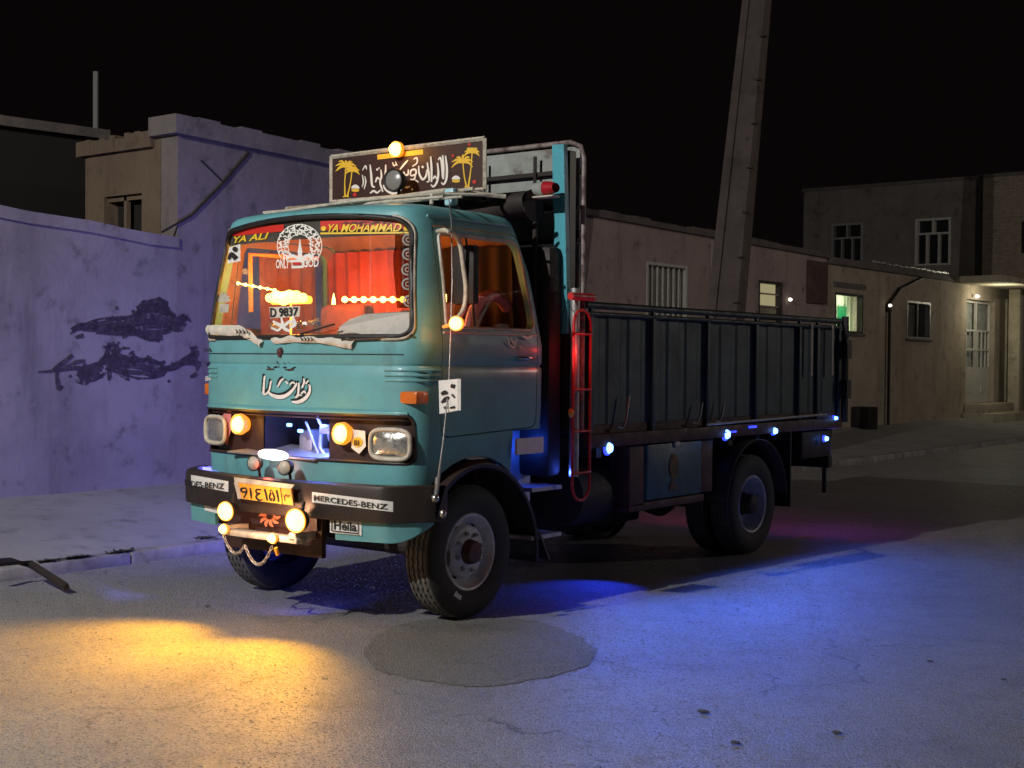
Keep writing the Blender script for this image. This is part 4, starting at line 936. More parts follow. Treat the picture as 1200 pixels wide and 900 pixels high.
# headlamps
for px, py, sx in ((457, 521, 1), (244, 502, -1)):
    p = onf(lambda x, z: fy(x, z), px, py) if sx > 0 else Vector((-.90, fy(.9, 1.3), 1.295))
    x0, z0 = p.x, p.z; ex = .152; ez = .102; slope = .22*sx
    ell = [(x0+ex*c, z0+ez*s) for c, s in [(math.copysign(abs(math.cos(t))**.55, math.cos(t)), math.copysign(abs(math.sin(t))**.55, math.sin(t))) for t in np.linspace(0, 2*math.pi, 37)[:-1]]]
    hy = lambda x: fy(x0, z0)+.02+slope*(x-x0)*(1.0)
    mb = MB(); pts = [(x, hy(x)-.02, z) for x, z in ell]; mb.tube(pts+[pts[0]], .016, 8, False); hl = mb.build('headlight', M['trim'], T, 60)
    mb = MB(); c = Vector((x0, hy(x0)-.045, z0)); vs = [c]; fs = []
    for ri, (q_, dy) in enumerate(((.4, -.042), (.75, -.032), (1, -.012))):
        vs += [(x0+(x-x0)*q_*.97, hy(x0+(x-x0)*q_)+dy, z0+(z-z0)*q_*.97) for x, z in ell]
    n = 36
    fs += [(0, 1+k, 1+(k+1) % n) for k in range(n)]
    for ri in range(2): fs += [(1+ri*n+k, 1+ri*n+(k+1) % n, 1+(ri+1)*n+(k+1) % n, 1+(ri+1)*n+k) for k in range(n)]
    mb.add(vs, fs); mb.build('lens', M['lens'], hl, 60)
# amber lamps in the grille
for px, py in ((280, 497), (400, 508)):
    p = onf(lambda x, z: fy(x, z)+.0, px, py); mb = MB()
    mb.lathe([(0, .045), (.035, .042), (.055, .02), (.06, 0)], p, (0, -1, .05), 20); a_ = mb.build('amber_lamp', M['amber_hot'], T, 60)
    mb = MB(); mb.lathe([(.062, .012), (.075, .02), (.08, -.02), (.05, -.08), (0, -.085)], p, (0, -1, .05), 20); mb.build('housing', M['amber_halo'], a_, 60)  # housing emits amber as the lamp's halo
    lamp('amber_light', 'POINT', p+Vector((0, -.09, 0)), (1, .42, .04), 2.4, T, .05)
# shield badges beside the lamps
for (px, py, s) in ((420, 519, 1), (268, 500, 1)):
    gm = lambda u, v, e: (lambda p: Vector((p.x, p.y-e, p.z)))(onf(lambda x, z: fy(x, z)+.03, u, v))
    mb = MB()
    if px > 400: pts = [(px-9, py-16), (px+8, py-14), (px+9, py+4), (px+1, py+13), (px-8, py+6)]
    else: pts = [(px-11, py-10), (px-2, py-18), (px+3, py-20), (px+3, py+4), (px-2, py+22), (px-8, py+8)]
    mb.add([gm(u, v, .002) for u, v in pts], [tuple(range(len(pts)))]); bd = mb.build('shield_badge', M['white'] if px > 400 else M['pinkrim'], T, None)
    if px > 400:
        mb = MB(); disc(mb, px-.5, py-1, 6, gm, 12); o2 = mb.build('emblem', M['decalyellow'], bd, None)
        mb = MB(); [ribbon(mb, [(px-3+k*2.4, py-4, 1), (px-3+k*2.4, py+3, 1.4)], lambda u, v, e: gm(u, v, e+.008), 2) for k in range(3)]; mb.build('emblem_bars', M['decalblack'], bd, None)
# lower teal strip gets its shelf of white light and two round lamps
p = onf(lambda x, z: -.86, 320, 533)
mb = MB(); mb.lathe([(0, -.135), (.02, -.13), (.034, -.09), (.04, 0), (.034, .09), (.02, .13), (0, .135)], p, (1, .06, -.03), 16); mb.build('light_bar', emit('pale_pink_lamp', (1, .86, .82), 4), T)
lamp('bar_light', 'POINT', p+Vector((0, -.06, -.10)), (1, .12, .05), 1.0, T, .03); lamp('bar_light', 'POINT', p+Vector((0, .0, .07)), (.75, .45, 1), 1.4, T, .03)
for px, py in ((297, 543), (333, 548)):
    p = on(1, -.93, px, py); mb = MB(); mb.lathe([(0, .02), (.038, .015), (.05, 0)], p, (.25, -1, .05), 20); rl = mb.build('round_lamp', M['trim'], T, 60)
    mb = MB(); mb.lathe([(.051, .004), (.056, .0), (.05, -.05), (.02, -.08), (0, -.08)], p, (.25, -1, .05), 20); mb.tube([p+Vector((0, .05, -.03)), p+Vector((0, .07, -.14))], .01); mb.build('housing', M['black'], rl, 60)

# ---------- bumper
def by(x, z=0): ax = abs(x); return -1.02+.16*(ax/1.05)**2 + (0 if ax < 1.0 else (ax-1.0)**1.5*1.9)
secx = [(-.012, .758), (0, .775), (0, .985), (-.012+.0, 1.0)]
mb = MB(); xs = list(np.linspace(-1.235, 1.235, 61))
prof = [(.03, .75), (.006, .756), (0, .78), (.0, .97), (.008, .994), (.03, 1.0), (.10, 1.0), (.10, .75)]
vs = []; fs = []
for x in xs: vs += [(x, by(x)+d, z-.0) for d, z in prof]
n = len(prof)
for i in range(60): fs += [(i*n+k, i*n+(k+1) % n, (i+1)*n+(k+1) % n, (i+1)*n+k) for k in range(n)]
fs += [tuple(range(n)), tuple(60*n+k for k in range(n))]
mb.add(vs, fs); bump = mb.build('bumper', M['bumper'], T, 40)
mb = MB(); mb.prism([(1.235, by(1.235), .76), (1.235, by(1.235)+.10, .76), (1.20, -.42, .80), (1.20, -.42, .95), (1.235, by(1.235)+.10, .99), (1.235, by(1.235), .99)], (-.05, 0, 0)); mb.prism([(-1.235, by(1.235), .76), (-1.235, by(1.235)+.10, .76), (-1.20, -.42, .80), (-1.20, -.42, .95), (-1.235, by(1.235)+.10, .99), (-1.235, by(1.235), .99)], (.05, 0, 0)); mb.build('bumper_end', M['bumper'], bump)
def bmap(px, py, e): p = onf(by, px, py); p.y -= e; return p
for quad, s, tq in (([(366, 576.5), (461, 588), (461, 600), (366, 588.5)], 'MERCEDES-BENZ', (.93, .55)), ([(222, 556), (268, 564), (268, 576.5), (222, 568)], 'MERCEDES-BENZ', (.9, .55))):
    mb = MB(); quadfill(mb, quad, bmap, .003, 40); sk = mb.build('name_sticker', M['white'], bump, None)
    mb = MB(); lettering(mb, s, [bmap(*c, 0) for c in quad], 0.009, .018, 0, tq, surf=lambda x, z: by(x)); mb.build('lettering', M['decalblack'], sk, None)
# lower valance
vy = lambda x, z=0: by(x)+.045
def valance(sx, x0, x1):
    mb = MB(); N = 24
    top = [(sx*x, vy(x), .752) for x in np.linspace(x0, x1, N)]
    botz = lambda x: .615+.12*max(0, (x-(x1-.16))/.16)**2
    bot = [(sx*x, vy(x)+.01, botz(x)) for x in np.linspace(x0, x1, N)]
    vs = top+bot+[(a, b+.03, c) for a, b, c in top+bot]
    for k in range(N-1):
        mb.f += [(k, k+1, N+k+1, N+k), (2*N+k, 3*N+k, 3*N+k+1, 2*N+k+1), (N+k, N+k+1, 3*N+k+1, 3*N+k), (k, 2*N+k, 2*N+k+1, k+1)]
    mb.f += [(0, N, 3*N, 2*N), (N-1, 3*N-1, 4*N-1, 2*N-1)]
    mb.v = [Vector(v) for v in vs]; return mb.build('valance', M['teal'], T, 40)
va = valance(1, .62, 1.2); vb = valance(-1, .62, 1.2)
vm = lambda px, py, e: (lambda p: Vector((p.x, p.y-e, p.z)))(onf(lambda x, z: vy(x), px, py))
quad = [(387, 604.5), (424, 609), (424, 627.5), (387, 624)]
mb = MB(); quadfill(mb, quad, vm, .003, 6); sk = mb.build('name_sticker', M['white'], va, None)
mb = MB(); lettering(mb, 'Heila', [vm(*c, 0) for c in quad], .008, .03, 0, (.72, .58))
for a, b in (((390, 607.3), (421, 611.2)), ((390, 621.8), (421, 625)), ((390, 607.3), (390, 621.8)), ((421, 611.2), (421, 625))): ribbon(mb, [(*a, 1.0), (*b, 1.0)], lambda u, v, e: vm(u, v, e+.004), 4)
mb.build('lettering', M['decalblack'], sk, None)
quad = [(240, 580), (256, 584), (256, 602), (240, 598)]
mb = MB(); quadfill(mb, quad, vm, .003, 6); sk = mb.build('name_sticker', M['white'], vb, None)
mb = MB(); ribbon(mb, [(243, 584, 1.5), (254, 587, 1.5)], lambda u, v, e: vm(u, v, e+.004)); ribbon(mb, [(243, 590, 4), (254, 593, 4)], lambda u, v, e: vm(u, v, e+.004)); mb.build('lettering', M['decalblack'], sk, None)
# number plate
mb = MB(); q0 = [(274, 564.5), (341, 572.5), (344, 593), (278, 584.5)]
tl, tr_, br, bl_ = [on(1, -1.055, *c) for c in q0]
mb.prism([tl, tr_, br, bl_], (0, .015, 0)); pt_ = mb.build('number_plate', M['plate'], bump, None)
L2 = lambda pts: [on(1, -1.055, *c) for c in pts]
mb = MB(); PK = lambda *a: ribbon(mb, a, lambda u, v, e: on(1, -1.056-e*.4, u, v), 4)
PK((288, 572, 1.4), (282.5, 573, 2.2), (284, 576.5, 2.2), (289, 576.5, 2.0)); PK((288, 571.5, 1.5), (289, 577, 2.3), (285.5, 583.5, 1.6)); PK((293, 571.5, 1.5), (294, 578, 2.5), (294.5, 584.5, 1.6)); PK((306, 574, 1.5), (300.5, 574, 2.3), (301, 578, 2.2), (305, 578.2, 2)); PK((305, 578.2, 1.8), (300, 581.5, 2.4), (303, 586, 2.3), (308, 585.5, 1.5)); lettering(mb, '\u06f1\u06f5\u06f1', L2([(309, 572.5), (327, 574.5), (328, 588.5), (311, 587)]), .003, .03); lettering(mb, '\u06f2\u06f3', L2([(331, 577), (340, 578), (341, 588), (333, 587)]), .003, .03)
for a, b in ((q0[0], q0[1]), (q0[1], q0[2]), (q0[2], q0[3]), (q0[3], q0[0]), ((328.5, 571.5), (331, 591))): ribbon(mb, [(*a, 1.0), (*b, 1.0)], lambda u, v, e: on(1, -1.056-e*.4, u, v), 4)
mb.build('lettering', M['decalblack'], pt_, None)
mb = MB(); mb.add([on(1, -1.06, *c) for c in ((274, 559), (345, 568), (341, 573), (275, 565))], [(0, 1, 2, 3)]); mb.add([on(1, -1.058, *c) for c in ((274, 565), (279, 566), (283, 584), (279, 585))], [(0, 1, 2, 3)]); mb.build('plate_frame', M['trim'], pt_, None)
# coat-hook bracket, step bar, chain, lower lamps
mb = MB(); mb.box((-.31, -1.10, .585), (.44, -1.0, .63), .012); mb.box((-.33, -1.1, .60), (-.26, -.9, .66), .01); mb.box((.36, -1.1, .60), (.43, -.9, .66), .01); sb = mb.build('step_bar', M['trim'], T)
a = on(1, -1.12, 262, 627); m_ = on(1, -1.12, 287, 639); b = on(1, -1.12, 319, 640)
def chainlinks(A, B, sag, n):
    mb = MB()
    for k in range(n):
        t = (k+.5)/n; p = Vector(A).lerp(Vector(B), t)+Vector((0, 0, -sag*4*t*(1-t))); t2 = t+.01; p2 = Vector(A).lerp(Vector(B), t2)+Vector((0, 0, -sag*4*t2*(1-t2))); d = (p2-p).normalized()
        n1 = d.cross(Vector((0, 1, 0))).normalized() if k % 2 else Vector((0, 1, 0)); L = .021; w_ = .010
        mb.tube([p+d*L*math.cos(s)+n1*w_*math.sin(s) for s in np.linspace(0, 2*math.pi, 9)], .0042, 5, False)
    return mb
c1 = chainlinks(a, m_, .09, 12); c2 = chainlinks(m_, b, .13, 16); c1.add(c2.v, c2.f); c1.build('chain', M['galv'], sb, 60)
for px, py, r_ in ((265, 599, .062), (347, 610, .075)):
    p = on(1, -1.12, px, py); ax = Vector((.16, -1, -.04)).normalized(); mb = MB()
    mb.lathe([(0, .035), (r_*.6, .032), (r_*.92, .02), (r_, 0)], p, ax, 28); fl = mb.build('fog_lamp', M['amber_hot'], T, 60)
    mb = MB(); mb.lathe([(r_*1.0, .006), (r_*1.1, .014), (r_*1.14, .0)], p, ax, 28); mb.build('halo_rim', M['amber_halo'], fl, 60)  # glowing rim, the fog lamp's orange halo put into the mesh
    mb = MB(); mb.lathe([(r_*1.145, .0), (r_*1.17, .006), (r_*1.17, -.01), (r_*.9, -.06), (r_*.3, -.09), (0, -.09)], p, ax, 28); mb.tube([p-ax*.05, p-ax*.05+Vector((0, .03, .12))], .012); mb.build('housing', M['chassis'], fl, 60)
    lamp('fog_light', 'SPOT', p+ax*.06, (1, .43, .0), 330, fl, .05, Vector((p.x*1.5+.1, p.y-1.10, 0)), 92, .95)
for px, py in ((262, 620), (319, 631)):
    p = on(1, -1.13, px, py); mb = MB(); mb.lathe([(0, .03), (.022, .026), (.034, 0)], p, (.1, -1, 0), 18); sl_ = mb.build('marker_lamp', M['amber_hot'], T, 60)
    mb = MB(); mb.lathe([(.035, .004), (.04, -.01), (.02, -.04), (0, -.04)], p, (.1, -1, 0), 18); mb.build('housing', M['amber_halo'], sl_, 60)  # halo of the small lamp, put into a glowing housing
lamp('marker_light', 'POINT', on(1, -1.28, 300, 612), (1, .50, .26), 17, T, .06)
p = on(1, -1.12, 323, 642); mb = MB(); mb.tube([p, p+Vector((0, .02, -.05))], .014); mb.build('hook', M['plate'], T)
# dark lower mouth with woven emblem
mb = MB(); mb.box((-.50, -.90, .47), (.48, -.86, .76)); mb.box((-.4, -.93, .66), (.46, -.905, .752)); mb.build('lower_apron', M['grille'], T, None)
mb = MB(); 
em = lambda u, v, e: on(1, -.945-e, u, v)
for k in range(10):
    a = k/10*2*math.pi; ribbon(mb, [(316+4*math.cos(a), 605+4*math.sin(a), 2), (316+9*math.cos(a+.2), 605+9*math.sin(a+.2), 4), (316+13*math.cos(a), 605+13*math.sin(a), 1.2)], em, 3)
mb.build('rosette', mat('copper_rosette', (.5, .16, .08), .5), T, None)
mb = MB(); mb.box((-.85, -.75, .60), (.85, -.6, .72)); mb.tube([(-.95, -.02, .47), (.95, -.02, .47)], .07, 12); mb.box((-.42, -.8, .62), (-.34, 6.0, .86)); mb.box((.34, -.8, .62), (.42, 6.0, .86)); mb.box((-.3, -.4, .5), (.3, .9, 1.1), .05); mb.box((-.95, 1.2, .36), (.4, 3.3, .9), .03); mb.box((-.95, .8, .40), (-.5, 1.1, .9), .03); mb.build('chassis', M['chassis'], T, None)  # frame and engine, plus big boxes added to keep the underside black

# ---------- front wheels' mudguards
for sx in (1, -1):
    mb = MB(); ang = np.linspace(R(158), R(-12), 30)
    def fl_(a, b):
        t = ang[0]+(ang[-1]-ang[0])*a; r_ = .655+ (0.05*max(0, (a-.72)/.28)); x = [.72, 1.08, 1.15, 1.155][int(round(b*3))]; rr = r_ - (0.0, 0, .02, .05)[int(round(b*3))]
        return (sx*x, .02+rr*math.cos(t), .475+rr*math.sin(t)*1.0)
    mb.grid(fl_, 29, 3); o = mb.build('mudguard', M['bumper'], T, 50); md = o.modifiers.new('thickness', 'SOLIDIFY'); md.thickness = .012
    mb = MB(); mb.add([(sx*.75, .70, .55), (sx*1.15, .70, .55), (sx*1.17, .80, .34), (sx*.75, .80, .34), (sx*.75, .72, .55), (sx*1.15, .72, .55), (sx*1.17, .82, .34), (sx*.75, .82, .34)], [(0,1,2,3),(4,5,6,7),(0,1,5,4),(1,2,6,5),(2,3,7,6),(3,0,4,7)]); mb.build('mudflap', M['bumper'], T, None)

# ---------- wheels
RT = .475
def tyre(x_out, width, y, sx, parent):
    w_ = width; mb = MB()
    h = w_/2
    side = [(.275, h-.02), (.30, h-.005), (.36, h+.012), (.42, h+.006), (.452, h-.012)]
    tr = []
    g = [(.466, h-.022)]
    for c in (.066, .022, -.022, -.066): g += [(RT, c+.011), (RT-.011, c+.008), (RT-.011, c-.003), (RT, c-.006)]
    prof = side+g+[(.466, -h+.022)]+[(r_, -z) for r_, z in side[::-1]]
    cx_ = x_out-sx*h
    jit = lambda i, k: (.005 if (k % 2) else -.005) if 6 <= i <= 6+15 else 0
    mb.lathe(prof, (cx_, y, RT), (sx, 0, 0), 96, False, jit); o = mb.build('tyre', M['rubber'], parent, 30); o.data.materials.append(M['tread'])
    for p in o.data.polygons:
        c_ = p.center+o.parent.location; 
        if math.hypot(c_.y-y, c_.z-RT) > .463: p.material_index = 1
    return o
def wheel(y, sx, front):
    mb = MB(); xo = sx*1.075
    X = lambda v: v
    if front: prof = [(.282, .0), (.272, .012), (.258, .006), (.250, -.015), (.225, -.045), (.205, -.062), (.196, -.062), (.186, -.030), (.172, -.018), (.09, -.006)]
    else: prof = [(.282, 0), (.272, .012), (.258, .004), (.252, -.03), (.246, -.13), (.235, -.15), (.20, -.155), (.10, -.15)]
    c = (xo-sx*.02, y, RT); mb.lathe(prof, c, (sx, 0, 0), 48)
    root = mb.build('wheel', M['rim'], T, 40)
    tyre(xo, .235, y, sx, root)
    mb = MB()
    if front: mb.lathe([(.092, -.012), (.09, .0), (.082, .04), (.07, .055), (0, .06)], c, (sx, 0, 0), 28)
    else: mb.lathe([(.115, -.15), (.11, -.09), (.10, -.07), (.09, .02), (.075, .03), (0, .032)], c, (sx, 0, 0), 28)
    mb.build('hub', M['hub'] if front else M['chassis'], root, 40)
    mb = MB()
    for k in range(8):
        a = 2*math.pi*(k+.3)/8; rr = .135 if front else .165; h0 = -.012 if front else -.152
        mb.lathe([(.017, 0), (.017, .022), (.008, .024), (.008, .035), (0, .035)], (c[0]+sx*h0, y+rr*math.cos(a), RT+rr*math.sin(a)), (sx, 0, 0), 6)
    mb.build('wheel_nuts', M['galv'], root, 30)
    if front:
        mb = MB()
        for k in range(6):
            a = 2*math.pi*(k)/6; mb.lathe([(.024, .001), (.0, .001)], (c[0]+sx*(-.058), y+.2*math.cos(a), RT+.2*math.sin(a)), (sx, 0, 0), 10)
        mb.build('vent_hole', M['void'], root, None)
    else:
        tyre(xo-sx*.27, .235, y, sx, root)
    return root, c
YR = 4.27
for sx in (1, -1):
    fw_, c = wheel(0, sx, True)
    if sx > 0:
        mb = MB(); ribbon(mb, [(-.238+.013*math.cos(t), .475-.02+.034*math.sin(t), .009) for t in np.linspace(0, 6.29, 16)], lambda u, v, e: Vector((c[0]+.004-(.262-abs(u))*.45+e*.6+.006, u+0.0, v)), 3); mb.build('painted_number', M['decalblack'], fw_, None)
        mb = MB(); ribbon(mb, [(-.20, .475-.27, .008), (-.165, .475-.30, .016), (-.13, .475-.318, .008)], lambda u, v, e: Vector((c[0]+.024+e, u, v)), 4); mb.build('chalk_mark', M['white'], fw_, None)
    wheel(YR, sx, False)
mb = MB(); mb.tube([(-.9, YR, RT), (.9, YR, RT)], .08, 12); mb.lathe([(0, -.2), (.16, -.14), (.2, 0), (.16, .14), (0, .2)], (0, YR, RT), (0, 1, 0), 16); mb.build('rear_axle', M['chassis'], T)
for sx in (1, -1):
    mb = MB(); ang = np.linspace(R(178), R(2), 30)
    mb.grid(lambda a, b: (sx*(.62+b*.50), YR+.62*math.cos(ang[0]+(ang[-1]-ang[0])*a), RT+.03+.60*math.sin(ang[0]+(ang[-1]-ang[0])*a)), 29, 2); o = mb.build('mudguard', M['darkmetal'], T, 50); md = o.modifiers.new('thickness', 'SOLIDIFY'); md.thickness = .012
    mb = MB(); mb.box((sx*.55, YR+.66, .40), (sx*1.13, YR+.68, 1.15)); mb.build('mudflap', M['black'], T, None)

# ---------- door fittings
def dmap(px, py, e): p = on(0, 1.135, px, py); p.x += e; return p
DWd = dense(rpoly([(-.345, 2.065), (.675, 2.065), (.565, 2.72), (-.335, 2.72)], [.03, .09, .10, .05], 6))
for sx, dr in ((1, near_door), (-1, far_door)):
    mb = MB(); pts = [(sx*(hw(z)+.001), y, z) for y, z in DWd]; mb.tube(pts+[pts[0]], .013, 6, False); mb.build('window_seal', M['gasket'] if sx < 0 else M['trim'], dr, 60)
    mb = MB(); mb.grid(lambda a, b: (sx*(hw(2.06+b*.67)-.02), (-.345*(1-b)-.335*b)*(1-a)+(.675*(1-b)+.565*b)*a, 2.06+b*.67), 2, 8); mb.build('window_glass', M['glass'], dr, 60)
    mb = MB(); mb.tube([(sx*(hw(z)-.012), -.02, z) for z in np.linspace(2.07, 2.71, 8)], .010, 6); mb.build('vent_bar', M['gasket'], dr, 60)
    mb = MB(); mb.tube([(sx*(hw(2.03)+.002), y, 2.03) for y in np.linspace(-.38, .69, 10)], .010, 6); mb.build('belt_trim', M['trim'], dr, 60)
    mb = MB(); mb.tube([(sx*1.125, .46, 1.86), (sx*1.165, .48, 1.86), (sx*1.165, .60, 1.86), (sx*1.125, .62, 1.86)], .012, 8); mb.build('handle', M['chrome'], dr, 60)
mb = MB(); Rb = lambda *a: ribbon(mb, a, dmap, 5)
Rb((594, 396, 1), (597, 404, 1.6), (602, 407, 1.2), (604, 399, 1)); Rb((598, 395, 1), (601, 402, 1.6), (606, 398, 1)); Rb((612, 394, 2), (618, 396, 3), (624, 393, 2)); Rb((608, 405, 1), (611, 408, 1.6)); mb.build('side_script', M['galv'], near_door, None)
# sticker on the front edge of the door, white box sticker at the door foot
mb = MB(); mb.prism([on(1, -.50, *c) for c in ((514, 446), (536, 444), (536, 481), (515, 485))], (.02, .012, 0)); sk = mb.build('rod_tag', M['white'], T, None)
sm = lambda u, v, e: on(1, -.502-e*.6, u, v)
mb = MB(); ribbon(mb, [(517, 462, 3), (521, 460, 5), (525, 461, 2)], sm); ribbon(mb, [(517, 472, 2), (522, 468, 5), (526, 465, 2)], sm); ribbon(mb, [(528, 452, 4), (533, 453, 5)], sm); ribbon(mb, [(520, 478, 3), (524, 477, 3)], sm); ribbon(mb, [(527, 478, 2), (533, 477, 3)], sm); ribbon(mb, [(529, 462, 2), (533, 466, 2)], sm); mb.build('print', M['decalblack'], sk, None)
mb = MB(); mb.box(on(0, 1.14, 606, 533)+Vector((-.02, 0, 0)), on(0, 1.14, 637, 512), .0); mb.build('reflector_plate', M['white'], T, None)
# cab step lit blue
mb = MB(); mb.box((.80, .62, .86), (1.14, 1.0, .89)); mb.box((.80, .62, .50), (1.14, 1.0, .53)); mb.box((.8, .6, .5), (.82, 1.02, 1.3)); mb.build('cab_step', M['galv'], T, None)
lamp('step_light', 'POINT', (.98, .80, 1.18), (.02, .10, 1), 3.0, T, .03)
p = on(0, 1.0, 636, 588)

# ---------- roof: gutter, sign, beacon, tarp, rods
mb = MB(); mb.tube([(hw(2.83)+.004, y, 2.835) for y in np.linspace(-.42, .50, 14)]+[(hw(2.83)-.03, .58, 2.82)], .010, 6); mb.build('gutter', M['teal'], T, 60)
mb = MB(); mb.tube([(-.85, -.25, 2.98), (1.0, -.25, 2.98)], .011); mb.tube([(-.85, -.05, 3.0), (1.0, -.05, 3.0)], .010); mb.tube([(-.8, -.28, 2.965), (.2, -.30, 3.0), (.75, -.1, 3.03), (1.0, .3, 3.05)], .012)
for x in (-.7, 0, .8): mb.tube([(x, -.15, 2.91), (x, -.15, 3.01), (x, .42, 3.10)], .016)
mb.tube([(.2, .10, 3.06), (.7, .10, 3.08), (1.0, .45, 3.05)], .018); mb.tube([(-.6, .2, 3.04), (.9, .2, 3.09)], .014); mb.build('roof_rack', M['trim'], T)
SY = .42
sq = [on(1, SY, *c) for c in ((388, 184), (568, 162), (568, 222), (388, 237))]
mb = MB(); mb.prism(sq, (0, .025, 0)); sg = mb.build('roof_sign', M['signboard'], T, None)
mb = MB()
for a, b in zip(sq, sq[1:]+sq[:1]): mb.tube([a+Vector((0, -.002, 0)), b+Vector((0, -.002, 0))], .017, 4)
mb.build('sign_frame', M['frame_white'], sg, None)
so = lambda u, v, e: on(1, SY-e, 380+u/6, 155+v/6)
mb = MB(); Q = lambda *a: ribbon(mb, a, so, 5)
Q((852, 165, 10), (862, 250, 16), (858, 330, 16), (838, 366, 12), (822, 352, 8)); Q((832, 160, 9), (838, 240, 15), (836, 330, 13)); Q((800, 195, 8), (818, 180, 12), (828, 250, 13), (832, 320, 10)); Q((796, 215, 9), (802, 290, 15), (792, 350, 15), (768, 382, 13), (750, 368, 8)); Q((764, 330, 8), (778, 310, 13), (792, 330, 8)); Q((748, 170, 9), (754, 250, 15), (754, 350, 12)); Q((724, 212, 9), (734, 280, 15), (738, 345, 11))
Q((664, 235, 8), (668, 290, 14), (692, 332, 16), (716, 305, 14), (722, 262, 8)); disc(mb, 692, 244, 9, so); Q((720, 345, 9), (734, 352, 9)); Q((628, 190, 7), (650, 180, 11), (652, 215, 9), (620, 240, 8)); Q((604, 300, 8), (612, 268, 12), (640, 262, 13), (644, 292, 13), (615, 305, 12), (604, 300, 8)); Q((640, 300, 11), (632, 330, 12), (605, 330, 8)); Q((640, 335, 8), (662, 350, 9)); Q((588, 196, 8), (562, 225, 14), (532, 262, 9)); Q((592, 262, 9), (588, 296, 14), (566, 300, 12), (560, 280, 10), (556, 302, 12), (536, 300, 9), (534, 280, 8)); Q((540, 372, 8), (530, 410, 16), (480, 428, 22), (432, 402, 16), (416, 370, 8)); Q((556, 378, 10), (580, 388, 14), (604, 380, 8)); disc(mb, 618, 402, 8, so)
Q((432, 228, 8), (430, 300, 14), (424, 350, 12), (438, 372, 8)); Q((398, 262, 8), (402, 310, 13), (392, 350, 13), (404, 395, 12), (412, 420, 8)); Q((360, 352, 9), (372, 320, 13), (388, 330, 10)); disc(mb, 372, 262, 8, so); disc(mb, 385, 252, 6, so); Q((322, 228, 9), (330, 300, 15), (336, 372, 15), (356, 386, 10)); Q((322, 430, 8), (346, 412, 14), (372, 425, 12), (396, 405, 8)); Q((268, 268, 6), (290, 235, 9), (298, 262, 7)); Q((268, 300, 6), (275, 350, 9), (266, 385, 6)); Q((285, 310, 6), (292, 350, 9), (280, 400, 6)); Q((480, 210, 6), (490, 235, 9), (505, 225, 6)); Q((500, 205, 6), (512, 235, 8)); mb.build('sign_script', M['signtext'], sg, None)
def palmtree(mb, bx, by_, cx_, cy_, bx2, cx2, cy2, s):
    P = lambda *a: ribbon(mb, a, so, 5)
    P((bx, by_, 12), ((bx+cx_)/2-4, (by_+cy_)/2, 8), (cx_, cy_, 8)); P((bx2, by_, 12), ((bx2+cx2)/2+4, (by_+cy2)/2, 8), (cx2, cy2, 8)); P((bx-14, by_+2, 8), (bx+8, by_-4, 12), (bx2+12, by_+2, 8))
    for (x, y, r) in ((cx_, cy_, s), (cx2, cy2, s*.72)):
        for a in (-200, -165, -130, -90, -50, -15, 20, 160):
            t = R(a); L = r*random.uniform(.9, 1.1); ex, ey = x+L*math.cos(t), y+L*.8*math.sin(t)
            P((x, y, 7), (x+.5*L*math.cos(t), y+.5*L*.8*math.sin(t)-L*.18, 17), (ex, ey+L*.12, 3))
mb = MB(); palmtree(mb, 145, 452, 152, 245, 162, 195, 275, 74); mb.build('palm_painting', M['palm'], sg, None)
mb = MB(); palmtree(mb, 1000, 385, 975, 215, 1012, 1040, 145, 82); mb.build('palm_painting', M['palm'], sg, None)
mb = MB()
Q2 = lambda *a: ribbon(mb, a, so, 4); 
for cx_, cy_ in ((218, 410), (926, 345)): Q2((cx_-26, cy_-4, 16), (cx_, cy_-2, 22), (cx_+26, cy_-4, 16))
mb.build('dome_base', M['palm'], sg, None)
mb = MB(); mb.add([so(u, v, .003) for u, v in ((372, 158), (695, 120), (696, 154), (374, 192))], [(0, 1, 2, 3)]); mb.build('sign_plaque', M['palm'], sg, None)
mb = MB()
for cx_, cy_ in ((218, 396), (926, 332)): mb.add([so(cx_+30*math.cos(t), cy_-30*math.sin(t)+2, .0085) for t in np.linspace(.1, math.pi-.1, 12)], [tuple(range(12))])
mb.build('dome_painting', M['signtext'], sg, None)
mb = MB()
for cx_, cy_, r in ((214, 438, 14), (1055, 348, 14), (1020, 85, 10), (905, 165, 9)): disc(mb, cx_, cy_, r, so, 8)
mb.build('blossom_painting', M['decalred'], sg, None)
p = on(1, SY-.05, 464, 175); mb = MB(); mb.lathe([(0, .055), (.03, .05), (.048, .025), (.052, 0), (.045, -.03), (0, -.035)], p, (0, -1, 0), 20); be = mb.build('beacon', M['amber_hot'], T, 60)
mb = MB(); mb.lathe([(.055, 0), (.062, .01), (.06, -.03), (0, -.045)], p, (0, -1, 0), 20); mb.build('housing', M['amber_halo'], be, 60)  # beacon housing glows in place of a halo
lamp('beacon_light', 'POINT', p+Vector((.02, -.12, 0)), (1, .42, .05), 2.6, T, .05)
p = on(1, .22, 461, 211); mb = MB(); mb.lathe([(0, .015), (.05, .012), (.075, 0)], p, (.1, -1, 0), 24); sp_ = mb.build('spot_lamp', mat('frosted_lamp_glass', (.20, .19, .18), .25), T, 60)
mb = MB(); mb.lathe([(.076, .004), (.09, .01), (.092, -.02), (.06, -.1), (0, -.11)], p, (.1, -1, 0), 24); mb.tube([p+Vector((0, .06, -.06)), p+Vector((0, .08, -.25))], .014); mb.build('housing', M['chassis'], sp_, 60)
p = on(1, .1, 528, 230); mb = MB(); mb.box(p+Vector((-.05, -.02, -.07)), p+Vector((.04, .05, .06)), .02); ho = mb.build('roof_marker', mat('pale_blue_plastic', (.36, .58, .66), .4), T)
